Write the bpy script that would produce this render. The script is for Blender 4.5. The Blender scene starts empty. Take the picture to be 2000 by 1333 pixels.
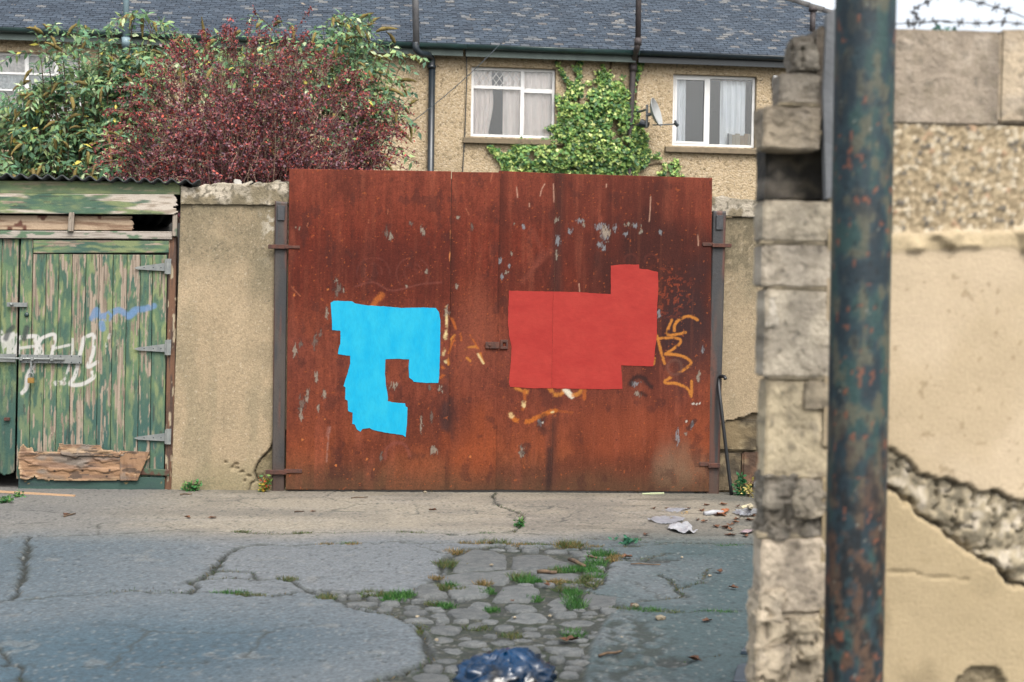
import bpy, bmesh, math, random
import numpy as np
from mathutils import Vector, Matrix

random.seed(11)
rng = np.random.default_rng(11)
sc = bpy.context.scene
COLL = sc.collection
rad = math.radians

# ------------------------------------------------------------------ camera
F_PX, CX, CY = 2778.0, 1000.0, 666.5          # 50 mm lens on a 36 mm frame, photo 2000 px wide
CAM = Vector((0.0, 0.0, 1.5))
YAW, PITCH, ROLL = rad(4.1), rad(1.6), 0.016
FWD = Vector((math.sin(YAW)*math.cos(PITCH), math.cos(YAW)*math.cos(PITCH), -math.sin(PITCH)))
_r0 = Vector((math.cos(YAW), -math.sin(YAW), 0)); _u0 = _r0.cross(FWD)
RGT = _r0*math.cos(ROLL) + _u0*math.sin(ROLL)
UPV = _u0*math.cos(ROLL) - _r0*math.sin(ROLL)
cd = bpy.data.cameras.new('camera'); cam = bpy.data.objects.new('camera', cd); COLL.objects.link(cam)
cd.lens = 50; cd.sensor_width = 36; cd.clip_start = 0.1; cd.clip_end = 800
cam.matrix_world = Matrix(((RGT.x, UPV.x, -FWD.x, CAM.x), (RGT.y, UPV.y, -FWD.y, CAM.y), (RGT.z, UPV.z, -FWD.z, CAM.z), (0, 0, 0, 1)))
cd.dof.use_dof = True; cd.dof.focus_distance = 11.1; cd.dof.aperture_fstop = 3.6
sc.camera = cam

# ------------------------------------------------------------------ sky, sun, exposure (bright overcast)
SUN_EL, SUN_AZ = rad(52), rad(165)            # azimuth clockwise from +Y: behind the camera, a little to the right
wd = bpy.data.worlds.new('World'); sc.world = wd; wd.use_nodes = True
nt = wd.node_tree; nt.nodes.clear()
sky = nt.nodes.new('ShaderNodeTexSky'); sky.sky_type = 'NISHITA'; sky.sun_disc = False
sky.sun_elevation = SUN_EL; sky.sun_rotation = SUN_AZ; sky.air_density = 1.0; sky.dust_density = 6.0; sky.ozone_density = 1.0
hs = nt.nodes.new('ShaderNodeHueSaturation'); hs.inputs['Saturation'].default_value = 0.35
bg = nt.nodes.new('ShaderNodeBackground'); bg.inputs['Strength'].default_value = 0.15
wo = nt.nodes.new('ShaderNodeOutputWorld')
nt.links.new(sky.outputs[0], hs.inputs['Color']); nt.links.new(hs.outputs[0], bg.inputs['Color']); nt.links.new(bg.outputs[0], wo.inputs['Surface'])
sl = bpy.data.lights.new('sun', 'SUN'); sl.energy = 0.75; sl.angle = rad(20); sl.color = (1.0, 0.95, 0.86)
so = bpy.data.objects.new('sun', sl); COLL.objects.link(so)
_sd = Vector((math.sin(SUN_AZ)*math.cos(SUN_EL), math.cos(SUN_AZ)*math.cos(SUN_EL), math.sin(SUN_EL)))
so.rotation_euler = _sd.to_track_quat('Z', 'Y').to_euler(); so.location = (0, -5, 12)
sc.view_settings.view_transform = 'Standard'; sc.view_settings.look = 'None'
sc.view_settings.exposure = 1.35; sc.view_settings.gamma = 1.0
sc.cycles.max_bounces = 8; sc.cycles.transparent_max_bounces = 16

# ------------------------------------------------------------------ tracing helpers: photo point -> place on a real surface
def ray(px, py):
    return FWD + RGT*((px-CX)/F_PX) + UPV*((CY-py)/F_PX)
def on_y(px, py, y):
    d = ray(px, py); return CAM + d*((y-CAM.y)/d.y)
def xz(px, py, y):
    p = on_y(px, py, y); return (p.x, p.z)
def on_g(px, py, z=0.0):
    d = ray(px, py); return CAM + d*((z-CAM.z)/d.z)
HA = rad(2.6); HO = Vector((0, 24.0, 0)); HU = Vector((math.cos(HA), math.sin(HA), 0)); HV = Vector((-math.sin(HA), math.cos(HA), 0))
def on_h(px, py, v=0.0):
    d = ray(px, py); t = ((HO - CAM).dot(HV) + v)/d.dot(HV); p = CAM + d*t - HO
    return (p.dot(HU), p.z)
def hx(p):                                     # house frame (u along the terrace, v into it, w up) -> world
    return HO + HU*p[0] + HV*p[1] + Vector((0, 0, p[2]))

# ------------------------------------------------------------------ colour
def lin(r, g, b):
    f = lambda c: (c/255/12.92) if c/255 <= 0.04045 else ((c/255+0.055)/1.055)**2.4
    return np.array((f(r), f(g), f(b)))
def V(r, g, b, k=0.43): return lin(r, g, b)*k          # upright surfaces
def G(r, g, b, k=0.29): return lin(r, g, b)*k          # surfaces that face the sky

# ------------------------------------------------------------------ noise on numpy arrays
def _hash(ix, iy, s):
    h = (ix.astype(np.int64)*374761393 + iy.astype(np.int64)*668265263 + s*974634777) & 0xffffffff
    h = ((h ^ (h >> 13))*1274126177) & 0xffffffff
    return ((h ^ (h >> 16)) & 0xffff)/65535.0
def vnoise(x, y, s=0):
    ix = np.floor(x); iy = np.floor(y); fx = x-ix; fy = y-iy
    fx = fx*fx*(3-2*fx); fy = fy*fy*(3-2*fy)
    a = _hash(ix, iy, s); b = _hash(ix+1, iy, s); c = _hash(ix, iy+1, s); d = _hash(ix+1, iy+1, s)
    return (a*(1-fx)+b*fx)*(1-fy) + (c*(1-fx)+d*fx)*fy
def fbm(x, y, o=4, s=0):
    x = np.asarray(x, float); y = np.asarray(y, float)
    t = np.zeros(np.broadcast(x, y).shape); a = 0.5; n = 0
    for i in range(o):
        t = t + a*vnoise(x, y, s+i*17); n += a; a *= 0.5; x = x*2.03+5.1; y = y*2.03+1.7
    return t/n
def cells(x, y, s=0):                           # cellular noise: distance to the nearest point, and that cell's random value
    x = np.asarray(x, float); y = np.asarray(y, float); ix = np.floor(x); iy = np.floor(y); best = np.full(x.shape, 9.0); cid = np.zeros(x.shape)
    for dx in (-1, 0, 1):
        for dy in (-1, 0, 1):
            jx, jy = ix+dx, iy+dy; d = np.hypot(jx+_hash(jx, jy, s)-x, jy+_hash(jx, jy, s+7)-y); m = d < best; best = np.where(m, d, best); cid = np.where(m, _hash(jx, jy, s+13), cid)
    return best, cid
def cell_edge(x, y, s=0):                       # distance to the border between cells
    x = np.asarray(x, float); y = np.asarray(y, float); ix = np.floor(x); iy = np.floor(y); f1 = np.full(x.shape, 9.0); f2 = np.full(x.shape, 9.0)
    for dx in (-1, 0, 1):
        for dy in (-1, 0, 1):
            jx, jy = ix+dx, iy+dy; d = np.hypot(jx+_hash(jx, jy, s)-x, jy+_hash(jx, jy, s+7)-y); f2 = np.where(d < f1, f1, np.minimum(f2, d)); f1 = np.minimum(f1, d)
    return f2-f1
def sstep(a, b, x):
    t = np.clip((x-a)/(b-a), 0, 1); return t*t*(3-2*t)
def mix(a, b, m):
    return a*(1-m[..., None]) + np.asarray(b)*m[..., None]
def inside(X, Z, poly):
    r = np.zeros(X.shape, bool); n = len(poly)
    for i in range(n):
        x0, z0 = poly[i]; x1, z1 = poly[(i+1) % n]
        if z0 == z1: continue
        c = ((z0 > Z) != (z1 > Z)) & (X < (x1-x0)*(Z-z0)/(z1-z0)+x0); r ^= c
    return r
def pdist(X, Z, pts):
    d = np.full(X.shape, 1e9)
    for (x0, z0), (x1, z1) in zip(pts[:-1], pts[1:]):
        dx, dz = x1-x0, z1-z0; L = dx*dx+dz*dz+1e-12
        t = np.clip(((X-x0)*dx+(Z-z0)*dz)/L, 0, 1)
        d = np.minimum(d, (X-x0-t*dx)**2+(Z-z0-t*dz)**2)
    return np.sqrt(d)
def smooth_line(pts, n=6):                      # Catmull-Rom through the points
    P = [pts[0]]+list(pts)+[pts[-1]]; out = []
    for i in range(1, len(P)-2):
        for k in range(n):
            t = k/n
            out.append(tuple(0.5*(2*P[i][j]+(P[i+1][j]-P[i-1][j])*t+(2*P[i-1][j]-5*P[i][j]+4*P[i+1][j]-P[i+2][j])*t*t+(3*P[i][j]-P[i-1][j]-3*P[i+1][j]+P[i+2][j])*t**3) for j in range(len(pts[0]))))
    out.append(tuple(pts[-1])); return out

# ------------------------------------------------------------------ materials
def mat(name, col=(0.5, 0.5, 0.5), col2=None, scale=8.0, rough=0.8, bump=0.0, bscale=60.0, metal=0.0, vcol=False, vary=0.0, fine=0.0, fscale=220.0, spec=0.5, stretch=(1, 1, 1), trans=0.0, alpha=None, coat=0.0):
    m = bpy.data.materials.new(name); m.use_nodes = True; t = m.node_tree; N = t.nodes; L = t.links
    b = N['Principled BSDF']; out = N['Material Output']
    b.inputs['Roughness'].default_value = rough; b.inputs['Metallic'].default_value = metal; b.inputs['Specular IOR Level'].default_value = spec
    b.inputs['Coat Weight'].default_value = coat
    tc = N.new('ShaderNodeTexCoord'); mp = N.new('ShaderNodeMapping'); mp.inputs['Scale'].default_value = stretch
    L.new(tc.outputs['Object'], mp.inputs['Vector'])
    oi = N.new('ShaderNodeObjectInfo'); add = N.new('ShaderNodeVectorMath'); add.operation = 'ADD'
    mul = N.new('ShaderNodeVectorMath'); mul.operation = 'SCALE'; mul.inputs['Scale'].default_value = 37.0
    cmb = N.new('ShaderNodeCombineXYZ')
    for k in range(3): L.new(oi.outputs['Random'], cmb.inputs[k])
    L.new(cmb.outputs[0], mul.inputs[0]); L.new(mp.outputs[0], add.inputs[0]); L.new(mul.outputs[0], add.inputs[1])
    vec = add.outputs[0]
    def noise(s, d=6):
        n = N.new('ShaderNodeTexNoise'); n.inputs['Scale'].default_value = s; n.inputs['Detail'].default_value = d; n.inputs['Roughness'].default_value = 0.6; L.new(vec, n.inputs['Vector']); return n.outputs['Fac']
    if vcol:
        a = N.new('ShaderNodeAttribute'); a.attribute_name = 'Col'; c = a.outputs['Color']
    else:
        r = N.new('ShaderNodeMix'); r.data_type = 'RGBA'; r.inputs[6].default_value = (*col, 1); r.inputs[7].default_value = (*(col if col2 is None else col2), 1)
        cr = N.new('ShaderNodeMapRange'); cr.inputs[1].default_value = 0.35; cr.inputs[2].default_value = 0.65; L.new(noise(scale), cr.inputs[0]); L.new(cr.outputs[0], r.inputs[0]); c = r.outputs[2]
    def multiply(c, fac_socket, lo, hi):
        mr = N.new('ShaderNodeMapRange'); mr.inputs[1].default_value = 0.25; mr.inputs[2].default_value = 0.75; mr.inputs[3].default_value = lo; mr.inputs[4].default_value = hi
        L.new(fac_socket, mr.inputs[0]); x = N.new('ShaderNodeVectorMath'); x.operation = 'SCALE'; L.new(c, x.inputs[0]); L.new(mr.outputs[0], x.inputs['Scale']); return x.outputs[0]
    if fine > 0: c = multiply(c, noise(fscale, 4), 1-fine, 1+fine)
    if vary > 0:
        mr = N.new('ShaderNodeMapRange'); mr.inputs[3].default_value = 1-vary; mr.inputs[4].default_value = 1+vary; L.new(oi.outputs['Random'], mr.inputs[0])
        x = N.new('ShaderNodeVectorMath'); x.operation = 'SCALE'; L.new(c, x.inputs[0]); L.new(mr.outputs[0], x.inputs['Scale']); c = x.outputs[0]
    L.new(c, b.inputs['Base Color'])
    if bump > 0:
        bp = N.new('ShaderNodeBump'); bp.inputs['Strength'].default_value = 1.0; bp.inputs['Distance'].default_value = bump; L.new(noise(bscale, 5), bp.inputs['Height']); L.new(bp.outputs[0], b.inputs['Normal'])
    if trans > 0:
        tr = N.new('ShaderNodeBsdfTranslucent'); L.new(c, tr.inputs['Color']); ms = N.new('ShaderNodeMixShader'); ms.inputs[0].default_value = trans
        L.new(b.outputs[0], ms.inputs[1]); L.new(tr.outputs[0], ms.inputs[2]); L.new(ms.outputs[0], out.inputs['Surface'])
    if alpha is not None: b.inputs['Alpha'].default_value = alpha
    m['vec'] = 0
    return m
def glass_mat(name, tint=(1, 1, 1)):
    m = bpy.data.materials.new(name); m.use_nodes = True; t = m.node_tree; N = t.nodes; L = t.links; N.remove(N['Principled BSDF'])
    tr = N.new('ShaderNodeBsdfTransparent'); tr.inputs[0].default_value = (*tint, 1); gl = N.new('ShaderNodeBsdfGlossy'); gl.inputs['Roughness'].default_value = 0.03
    fr = N.new('ShaderNodeFresnel'); fr.inputs['IOR'].default_value = 1.6; ad = N.new('ShaderNodeMath'); ad.operation = 'ADD'; ad.inputs[1].default_value = 0.0; L.new(fr.outputs[0], ad.inputs[0])
    ms = N.new('ShaderNodeMixShader'); L.new(ad.outputs[0], ms.inputs[0]); L.new(tr.outputs[0], ms.inputs[1]); L.new(gl.outputs[0], ms.inputs[2]); L.new(ms.outputs[0], N['Material Output'].inputs['Surface'])
    return m

# ------------------------------------------------------------------ mesh building
class MB:
    def __init__(s): s.v = []; s.f = []
    def add(s, vs, fs):
        o = len(s.v); s.v += [tuple(p) for p in vs]; s.f += [[i+o for i in f] for f in fs]; return s
    def box(s, x0, x1, y0, y1, z0, z1):
        return s.add([(x0,y0,z0),(x1,y0,z0),(x1,y1,z0),(x0,y1,z0),(x0,y0,z1),(x1,y0,z1),(x1,y1,z1),(x0,y1,z1)],
                     [(0,3,2,1),(4,5,6,7),(0,1,5,4),(1,2,6,5),(2,3,7,6),(3,0,4,7)])
    def prism(s, poly, y0, y1):                # polygon in (x, z), extruded along y
        a = sum(poly[i][0]*poly[(i+1) % len(poly)][1]-poly[(i+1) % len(poly)][0]*poly[i][1] for i in range(len(poly)))
        if a < 0: poly = poly[::-1]
        n = len(poly)
        return s.add([(x, y0, z) for x, z in poly]+[(x, y1, z) for x, z in poly],
                     [tuple(range(n)), tuple(range(2*n-1, n-1, -1))]+[(i, i+n, (i+1) % n+n, (i+1) % n) for i in range(n)])
    def slab(s, poly, z0, z1):                 # polygon in (x, y), extruded along z
        a = sum(poly[i][0]*poly[(i+1) % len(poly)][1]-poly[(i+1) % len(poly)][0]*poly[i][1] for i in range(len(poly)))
        if a < 0: poly = poly[::-1]
        n = len(poly)
        return s.add([(x, y, z0) for x, y in poly]+[(x, y, z1) for x, y in poly],
                     [tuple(range(n-1, -1, -1)), tuple(range(n, 2*n))]+[(i, (i+1) % n, (i+1) % n+n, i+n) for i in range(n)])
    def tube(s, pts, r, n=8, caps=True):
        pts = [Vector(p) for p in pts]; rs = r if isinstance(r, (list, tuple)) else [r]*len(pts)
        vs = []; fs = []; prev = None
        for i, p in enumerate(pts):
            d = (pts[min(i+1, len(pts)-1)]-pts[max(i-1, 0)])
            d = d.normalized() if d.length > 1e-9 else Vector((0, 0, 1))
            if prev is None: a = d.orthogonal().normalized()
            else: a = (prev-d*prev.dot(d)); a = a.normalized() if a.length > 1e-6 else d.orthogonal().normalized()
            prev = a; b = d.cross(a)
            for k in range(n):
                t = 2*math.pi*k/n; vs.append(p+(a*math.cos(t)+b*math.sin(t))*rs[i])
        m = len(pts)
        for i in range(m-1):
            for k in range(n): fs.append((i*n+k, i*n+(k+1) % n, (i+1)*n+(k+1) % n, (i+1)*n+k))
        if caps: fs += [tuple(range(n-1, -1, -1)), tuple(range((m-1)*n, m*n))]
        return s.add(vs, fs)
    def lathe(s, prof, c, axis=(0, 0, 1), n=24):   # prof: list of (radius, along)
        ax = Vector(axis).normalized(); a = ax.orthogonal().normalized(); b = ax.cross(a); c = Vector(c); vs = []; fs = []
        for r, h in prof:
            for k in range(n):
                t = 2*math.pi*k/n; vs.append(c+ax*h+(a*math.cos(t)+b*math.sin(t))*r)
        for i in range(len(prof)-1):
            for k in range(n): fs.append((i*n+k, i*n+(k+1) % n, (i+1)*n+(k+1) % n, (i+1)*n+k))
        return s.add(vs, fs)
    def xf(s, f): s.v = [tuple(f(p)) for p in s.v]; return s

ROOT = {}
def mesh_np(name, P, F, C=None, smooth=True):
    me = bpy.data.meshes.new(name); P = np.asarray(P, np.float32); F = np.asarray(F, np.int32)
    me.vertices.add(len(P)); me.vertices.foreach_set('co', P.ravel())
    me.loops.add(F.size); me.loops.foreach_set('vertex_index', F.ravel())
    me.polygons.add(len(F)); me.polygons.foreach_set('loop_start', np.arange(0, F.size, F.shape[1], dtype=np.int32))
    me.update(calc_edges=True)
    if C is not None:
        a = me.color_attributes.new('Col', 'FLOAT_COLOR', 'POINT'); q = np.ones((len(P), 4), np.float32); q[:, :3] = C; a.data.foreach_set('color', q.ravel())
    if smooth: me.polygons.foreach_set('use_smooth', np.ones(len(F), bool))
    me.validate(); return me
def link(name, me, m, parent=None, loc=None):
    o = bpy.data.objects.new(name, me); COLL.objects.link(o)
    if me is not None and m is not None and not me.materials: me.materials.append(m)
    if parent is not None: o.parent = parent; ROOT[o] = ROOT[parent]
    else: ROOT[o] = Vector(loc) if loc is not None else Vector((0, 0, 0)); o.location = ROOT[o]
    return o
def part(name, mb, m, parent=None, smooth=False, bevel=0.0, loc=None, xf=None, seg=1):
    base = ROOT[parent] if parent is not None else Vector(loc if loc is not None else (0, 0, 0))
    if xf: mb.xf(xf)
    me = bpy.data.meshes.new(name); me.from_pydata([Vector(p)-base for p in mb.v], [], mb.f); me.validate()
    if bevel > 0:
        bm = bmesh.new(); bm.from_mesh(me); bmesh.ops.bevel(bm, geom=list(bm.edges), offset=bevel, segments=seg, affect='EDGES', clamp_overlap=True); bm.to_mesh(me); bm.free()
    if smooth: me.polygons.foreach_set('use_smooth', [True]*len(me.polygons))
    return link(name, me, m, parent, base)
def part_np(name, P, F, C, m, parent=None, smooth=True, loc=None):
    base = ROOT[parent] if parent is not None else Vector(loc if loc is not None else (0, 0, 0))
    return link(name, mesh_np(name, np.asarray(P)-np.array(base), F, C, smooth), m, parent, base)
def tag(o, label, cat=None, group=None, kind=None):
    if label: o['label'] = label
    if cat: o['category'] = cat
    if group: o['group'] = group
    if kind: o['kind'] = kind
    return o
def thing(name, label, cat, loc, group=None):
    o = bpy.data.objects.new(name, None); COLL.objects.link(o); o.location = loc; o.empty_display_size = 0.2; ROOT[o] = Vector(loc)
    return tag(o, label, cat, group)
def grid_faces(nx, nz):
    i = np.arange(nz-1)[:, None]*nx + np.arange(nx-1)[None, :]
    return np.stack([i, i+1, i+nx+1, i+nx], -1).reshape(-1, 4)
def panel(name, quad, y, step, colfn, m, parent=None, disp=None, keep=None, thick=0.01, loc=None, stepz=None, topfn=None, smooth=True):
    """Upright painted panel. quad: TL, TR, BR, BL in (x, z); front faces -y; colfn(X, Z) -> colours in metres on the surface."""
    (ax, az), (bx_, bz), (cx_, cz), (dx, dz) = quad
    nx = max(2, int(round(max(abs(bx_-ax), abs(cx_-dx))/step))+1); nz = max(2, int(round(max(abs(az-dz), abs(bz-cz))/(stepz or step)))+1)
    s, t = np.meshgrid(np.linspace(0, 1, nx), np.linspace(0, 1, nz))
    X = (1-t)*((1-s)*dx+s*cx_)+t*((1-s)*ax+s*bx_); Z = (1-t)*((1-s)*dz+s*cz)+t*((1-s)*az+s*bz)
    if topfn is not None: Z = Z + topfn(X)*t
    C = colfn(X, Z)
    Y = np.full(X.shape, float(y)) + (disp(X, Z) if disp is not None else 0)
    P = np.stack([X, Y, Z], -1).reshape(-1, 3); Fq = grid_faces(nx, nz)
    if keep is not None:
        k = keep(X, Z).ravel(); Fq = Fq[k[Fq].all(1)]
        used = np.unique(Fq); re = np.full(len(P), -1); re[used] = np.arange(len(used)); P = P[used]; Fq = re[Fq]; C = C.reshape(-1, 3)[used]
    o = part_np(name, P, Fq, C.reshape(-1, 3), m, parent, smooth, loc)
    md = o.modifiers.new('thickness', 'SOLIDIFY'); md.thickness = thick; md.offset = -1; md.use_rim = True
    return o
def wob(poly, step, amp, seed):                 # subdivide a polygon outline and make it ragged
    out = []; n = len(poly)
    for i in range(n):
        (x0, z0), (x1, z1) = poly[i], poly[(i+1) % n]; L = math.hypot(x1-x0, z1-z0); k = max(1, int(L/step))
        for j in range(k):
            t = j/k; x = x0+(x1-x0)*t; z = z0+(z1-z0)*t
            a = float(fbm(np.array([x*38.0]), np.array([z*38.0]), 3, seed)[0])-0.5; b = float(fbm(np.array([x*38.0+9]), np.array([z*38.0+3]), 3, seed+5)[0])-0.5
            out.append((x+a*amp*2, z+b*amp*2))
    return out
def rough_block(name, x0, x1, y0, y1, z0, z1, m, parent, amp=0.006, step=0.025, seed=0, colfn=None, round_=0.008, loc=None, ax=6.0):
    """A stone or block: a finely divided box, worn at the corners."""
    bm = bmesh.new(); bmesh.ops.create_cube(bm, size=1.0)
    for v in bm.verts: v.co = Vector((x0 if v.co.x < 0 else x1, y0 if v.co.y < 0 else y1, z0 if v.co.z < 0 else z1))
    bmesh.ops.bevel(bm, geom=list(bm.edges), offset=round_, segments=2, affect='EDGES')
    n = max(2, int(max(x1-x0, y1-y0, z1-z0)/step))
    for _ in range(max(1, int(math.log2(n)))): 
        lg = [e for e in bm.edges if e.calc_length() > step*1.4]
        if lg: bmesh.ops.subdivide_edges(bm, edges=lg, cuts=1, use_grid_fill=True)
    bm.normal_update(); P = np.array([v.co for v in bm.verts]); Nn = np.array([v.normal for v in bm.verts])
    d = (fbm(P[:, 0]*ax*3+P[:, 1]*19, P[:, 2]*ax*3+P[:, 1]*17, 4, seed)-0.5)*2*amp + (fbm(P[:, 0]*70+P[:, 1]*51, P[:, 2]*70+P[:, 1]*43, 2, seed+3)-0.5)*(0.003+amp*0.5)
    crev = np.zeros(len(P))
    if amp > .0115:                              # broken masonry: crevices between lumps
        g = np.abs(fbm(P[:, 0]*13+P[:, 1]*11+seed, P[:, 2]*13+P[:, 1]*9, 3, seed+9)-.5); crev = 1-sstep(.0, .05, g); d = d-crev*.014
    P = P+Nn*d[:, None]
    base = ROOT[parent] if parent is not None else Vector(loc)
    for v, p in zip(bm.verts, P): v.co = Vector(p)-base
    bmesh.ops.triangulate(bm, faces=list(bm.faces))
    me = bpy.data.meshes.new(name); bm.to_mesh(me); bm.free()
    if colfn is not None:
        C = colfn(P[:, 0], P[:, 2]); C = mix(C, V(92,86,74), crev*.7); a = me.color_attributes.new('Col', 'FLOAT_COLOR', 'POINT'); q = np.ones((len(P), 4), np.float32); q[:, :3] = C; a.data.foreach_set('color', q.ravel())
    return link(name, me, m, parent, base)
def leaf_mesh(P, D, Nn, L, Wd, C):
    """Folded leaves: base points, directions, up vectors, lengths, widths, colours -> one triangle soup."""
    D = D/np.linalg.norm(D, axis=1, keepdims=True); S = np.cross(D, Nn); S /= np.linalg.norm(S, axis=1, keepdims=True)+1e-9; U = np.cross(S, D)
    a = P; t = P+D*L[:, None]; m_ = P+D*(L*0.42)[:, None]; l = m_+S*(Wd*0.5)[:, None]+U*(Wd*0.18)[:, None]; r = m_-S*(Wd*0.5)[:, None]+U*(Wd*0.18)[:, None]
    Q = np.stack([a, l, t, r], 1).reshape(-1, 3); i = np.arange(len(P))*4
    Fq = np.concatenate([np.stack([i, i+1, i+2], 1), np.stack([i, i+2, i+3], 1)])
    return Q, Fq, np.repeat(C, 4, 0)
def runit(n):
    v = rng.normal(size=(n, 3)); return v/np.linalg.norm(v, axis=1, keepdims=True)

# ================================================================== GROUND: one sheet to the horizon, cracked lane, cobble bed
def gp(px, py): p = on_g(px, py); return (p.x, p.y)
def gl(pts, n=5): return smooth_line([gp(*p) for p in pts], n)
BED = [gp(*p) for p in [(600,1151),(640,1152),(720,1153),(790,1156),(835,1141),(860,1126),(866,1095),(885,1083),(905,1072),(1000,1064),(1120,1070),(1205,1078),(1185,1100),(1172,1140),(1150,1152),(1205,1165),(1215,1185),(1190,1215),(1165,1260),(1150,1345),(690,1345),(740,1326),(800,1311),(832,1295),(839,1275),(832,1250),(815,1222),(780,1204),(720,1190),(660,1170),(625,1158)]]
CRACKS = [
    ([(598,1150),(660,1171),(720,1191),(780,1205),(815,1223),(832,1250),(839,1275),(832,1296),(800,1312),(740,1327),(690,1346)], 0.028, 0.02), ([(640,1152),(720,1154),(790,1157),(835,1142),(860,1127),(866,1097),(885,1084),(905,1073)], 0.022, 0.02), ([(905,1072),(1000,1066),(1120,1070),(1200,1078),(1182,1100),(1170,1140),(1150,1153)], 0.02, 0.018),
    # photo points on the lane, half width in metres, depth
    ([(58,1048),(52,1075),(48,1110),(40,1140),(30,1158),(0,1170),(-60,1180)], 0.022, 0.02),
    ([(-40,1172),(100,1163),(200,1157),(265,1152),(330,1154),(400,1154),(450,1157),(510,1163),(560,1158),(600,1150)], 0.009, 0.014),
    ([(520,1061),(490,1064),(462,1070),(440,1086),(426,1104),(420,1115),(396,1128),(375,1136),(386,1146),(368,1154)], 0.020, 0.02),
    ([(420,1115),(455,1115),(490,1118),(506,1129),(530,1129),(555,1124),(575,1134),(592,1148),(640,1149)], 0.014, 0.016),
    ([(380,1132),(430,1128),(500,1129)], 0.005, 0.008), ([(506,1129),(560,1133),(580,1143)], 0.010, 0.012),
    ([(500,1061),(560,1063),(630,1061),(700,1062),(780,1060),(860,1063),(905,1061),(1000,1061),(1100,1064),(1190,1068),(1300,1063)], 0.013, 0.016),
    ([(-60,1049),(60,1047),(200,1044),(330,1038),(420,1038),(560,1041),(700,1040),(830,1042),(900,1048),(960,1042),(1100,1046),(1240,1058),(1400,1062),(1560,1064)], 0.009, 0.012),
    ([(966,962),(962,975),(968,985),(990,993),(1012,999),(1019,1012),(1012,1028),(1000,1040)], 0.010, 0.012),
    ([(-30,1255),(2,1275),(14,1296),(30,1308),(44,1326),(60,1345)], 0.013, 0.016),
    ([(190,1045),(197,1024),(215,1017)], 0.006, 0.008), ([(320,1028),(360,1037)], 0.005, 0.007), ([(800,1063),(850,1076),(880,1084)], 0.006, 0.008),
    ([(1180,1090),(1240,1092),(1300,1080),(1370,1082)], 0.010, 0.010), ([(1290,1120),(1310,1135),(1322,1150),(1330,1165),(1250,1172)], 0.013, 0.010),
    ([(1200,1186),(1260,1190),(1330,1194),(1420,1192),(1480,1196)], 0.012, 0.012), ([(1150,1152),(1170,1160),(1220,1165)], 0.008, 0.01),
    ([(1322,1150),(1370,1135),(1385,1110)], 0.008, 0.006), ([(620,1290),(700,1287),(760,1282)], 0.005, 0.006), ([(1340,1290),(1420,1283),(1480,1280)], 0.007, 0.006),
]
xs = np.concatenate([[-260, -90, -40, -18, -9, -5, -3.7], np.arange(-3.2, 3.5, 0.0105), [3.9, 5, 9, 18, 40, 90, 260]])
ys = np.concatenate([[-60, -20, -6, 0, 2.5, 4.0], np.arange(4.7, 11.5, 0.018), [11.9, 13, 16, 20, 28, 45, 90, 200, 420]])
X, Y = np.meshgrid(xs, ys)
dense = (X > -3.3) & (X < 3.6) & (Y > 4.6) & (Y < 11.6)
Zg = np.zeros(X.shape)
wx = X + (fbm(X*11, Y*11, 4, 5)-0.5)*0.08; wy = Y + (fbm(X*11+4, Y*11+2, 4, 9)-0.5)*0.13       # ragged crack edges
crack = np.zeros(X.shape); soil = np.zeros(X.shape)
for pts, hw, dep in CRACKS:
    pl = gl(pts); px_ = [p[0] for p in pl]; py_ = [p[1] for p in pl]
    bb = (X > min(px_)-.3) & (X < max(px_)+.3) & (Y > min(py_)-.3) & (Y < max(py_)+.3) & dense
    if not bb.any(): continue
    d = pdist(wx[bb], wy[bb]*1.0, pl); w = hw*(0.4+0.8*fbm(X[bb]*6, Y[bb]*6, 3, 31))
    k = 1-sstep(w*0.5, w*1.5, d); crack[bb] = np.maximum(crack[bb], k); Zg[bb] = np.minimum(Zg[bb], -dep*k)
    soil[bb] = np.maximum(soil[bb], (1-sstep(w*0.8, w*3.5, d))*0.5)
bed = inside(wx, wy, BED) & dense
bdist = pdist(X, Y, BED+[BED[0]]); bedk = np.where(bed, sstep(0.0, 0.05, bdist), 0)
Zg = np.where(bed, np.minimum(Zg, -0.015*bedk), Zg)
# worn, knobbly surface to the lower right of the cobbles
WORN = [gp(*p) for p in [(1130,1195),(1215,1186),(1270,1200),(1330,1225),(1350,1260),(1330,1345),(1100,1345),(1130,1260)]]
wornm = np.where(inside(wx, wy, WORN) & dense & ~bed, sstep(0, 0.16, pdist(X, Y, WORN+[WORN[0]])), 0)
wcd, wci = cells(wx*12, wy*9, 61); kn = np.clip(.95-wcd*1.1, 0, 1)*(.6+.4*wci)
Zg += wornm*(kn-0.5)*0.022
# two shallow potholes with dark dirt
hole = np.zeros(X.shape)
for (hpx, hpy, rx, ry) in [(1313,1292,0.085,0.10),(1285,1091,0.15,0.10)]:
    hx_, hy_ = gp(hpx, hpy); d = np.hypot((wx-hx_)/rx, (wy-hy_)/ry); hole = np.maximum(hole, 1-sstep(0.7, 1.1, d))
Zg -= hole*0.018
Zg += np.where(dense, (fbm(X*1.1, Y*1.1, 3, 3)-0.5)*0.03*sstep(11.2, 10.2, Y) + (fbm(X*24, Y*24, 2, 4)-0.5)*0.0035, 0)
Zg += np.where(dense, 0.0, -0.004)
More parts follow.
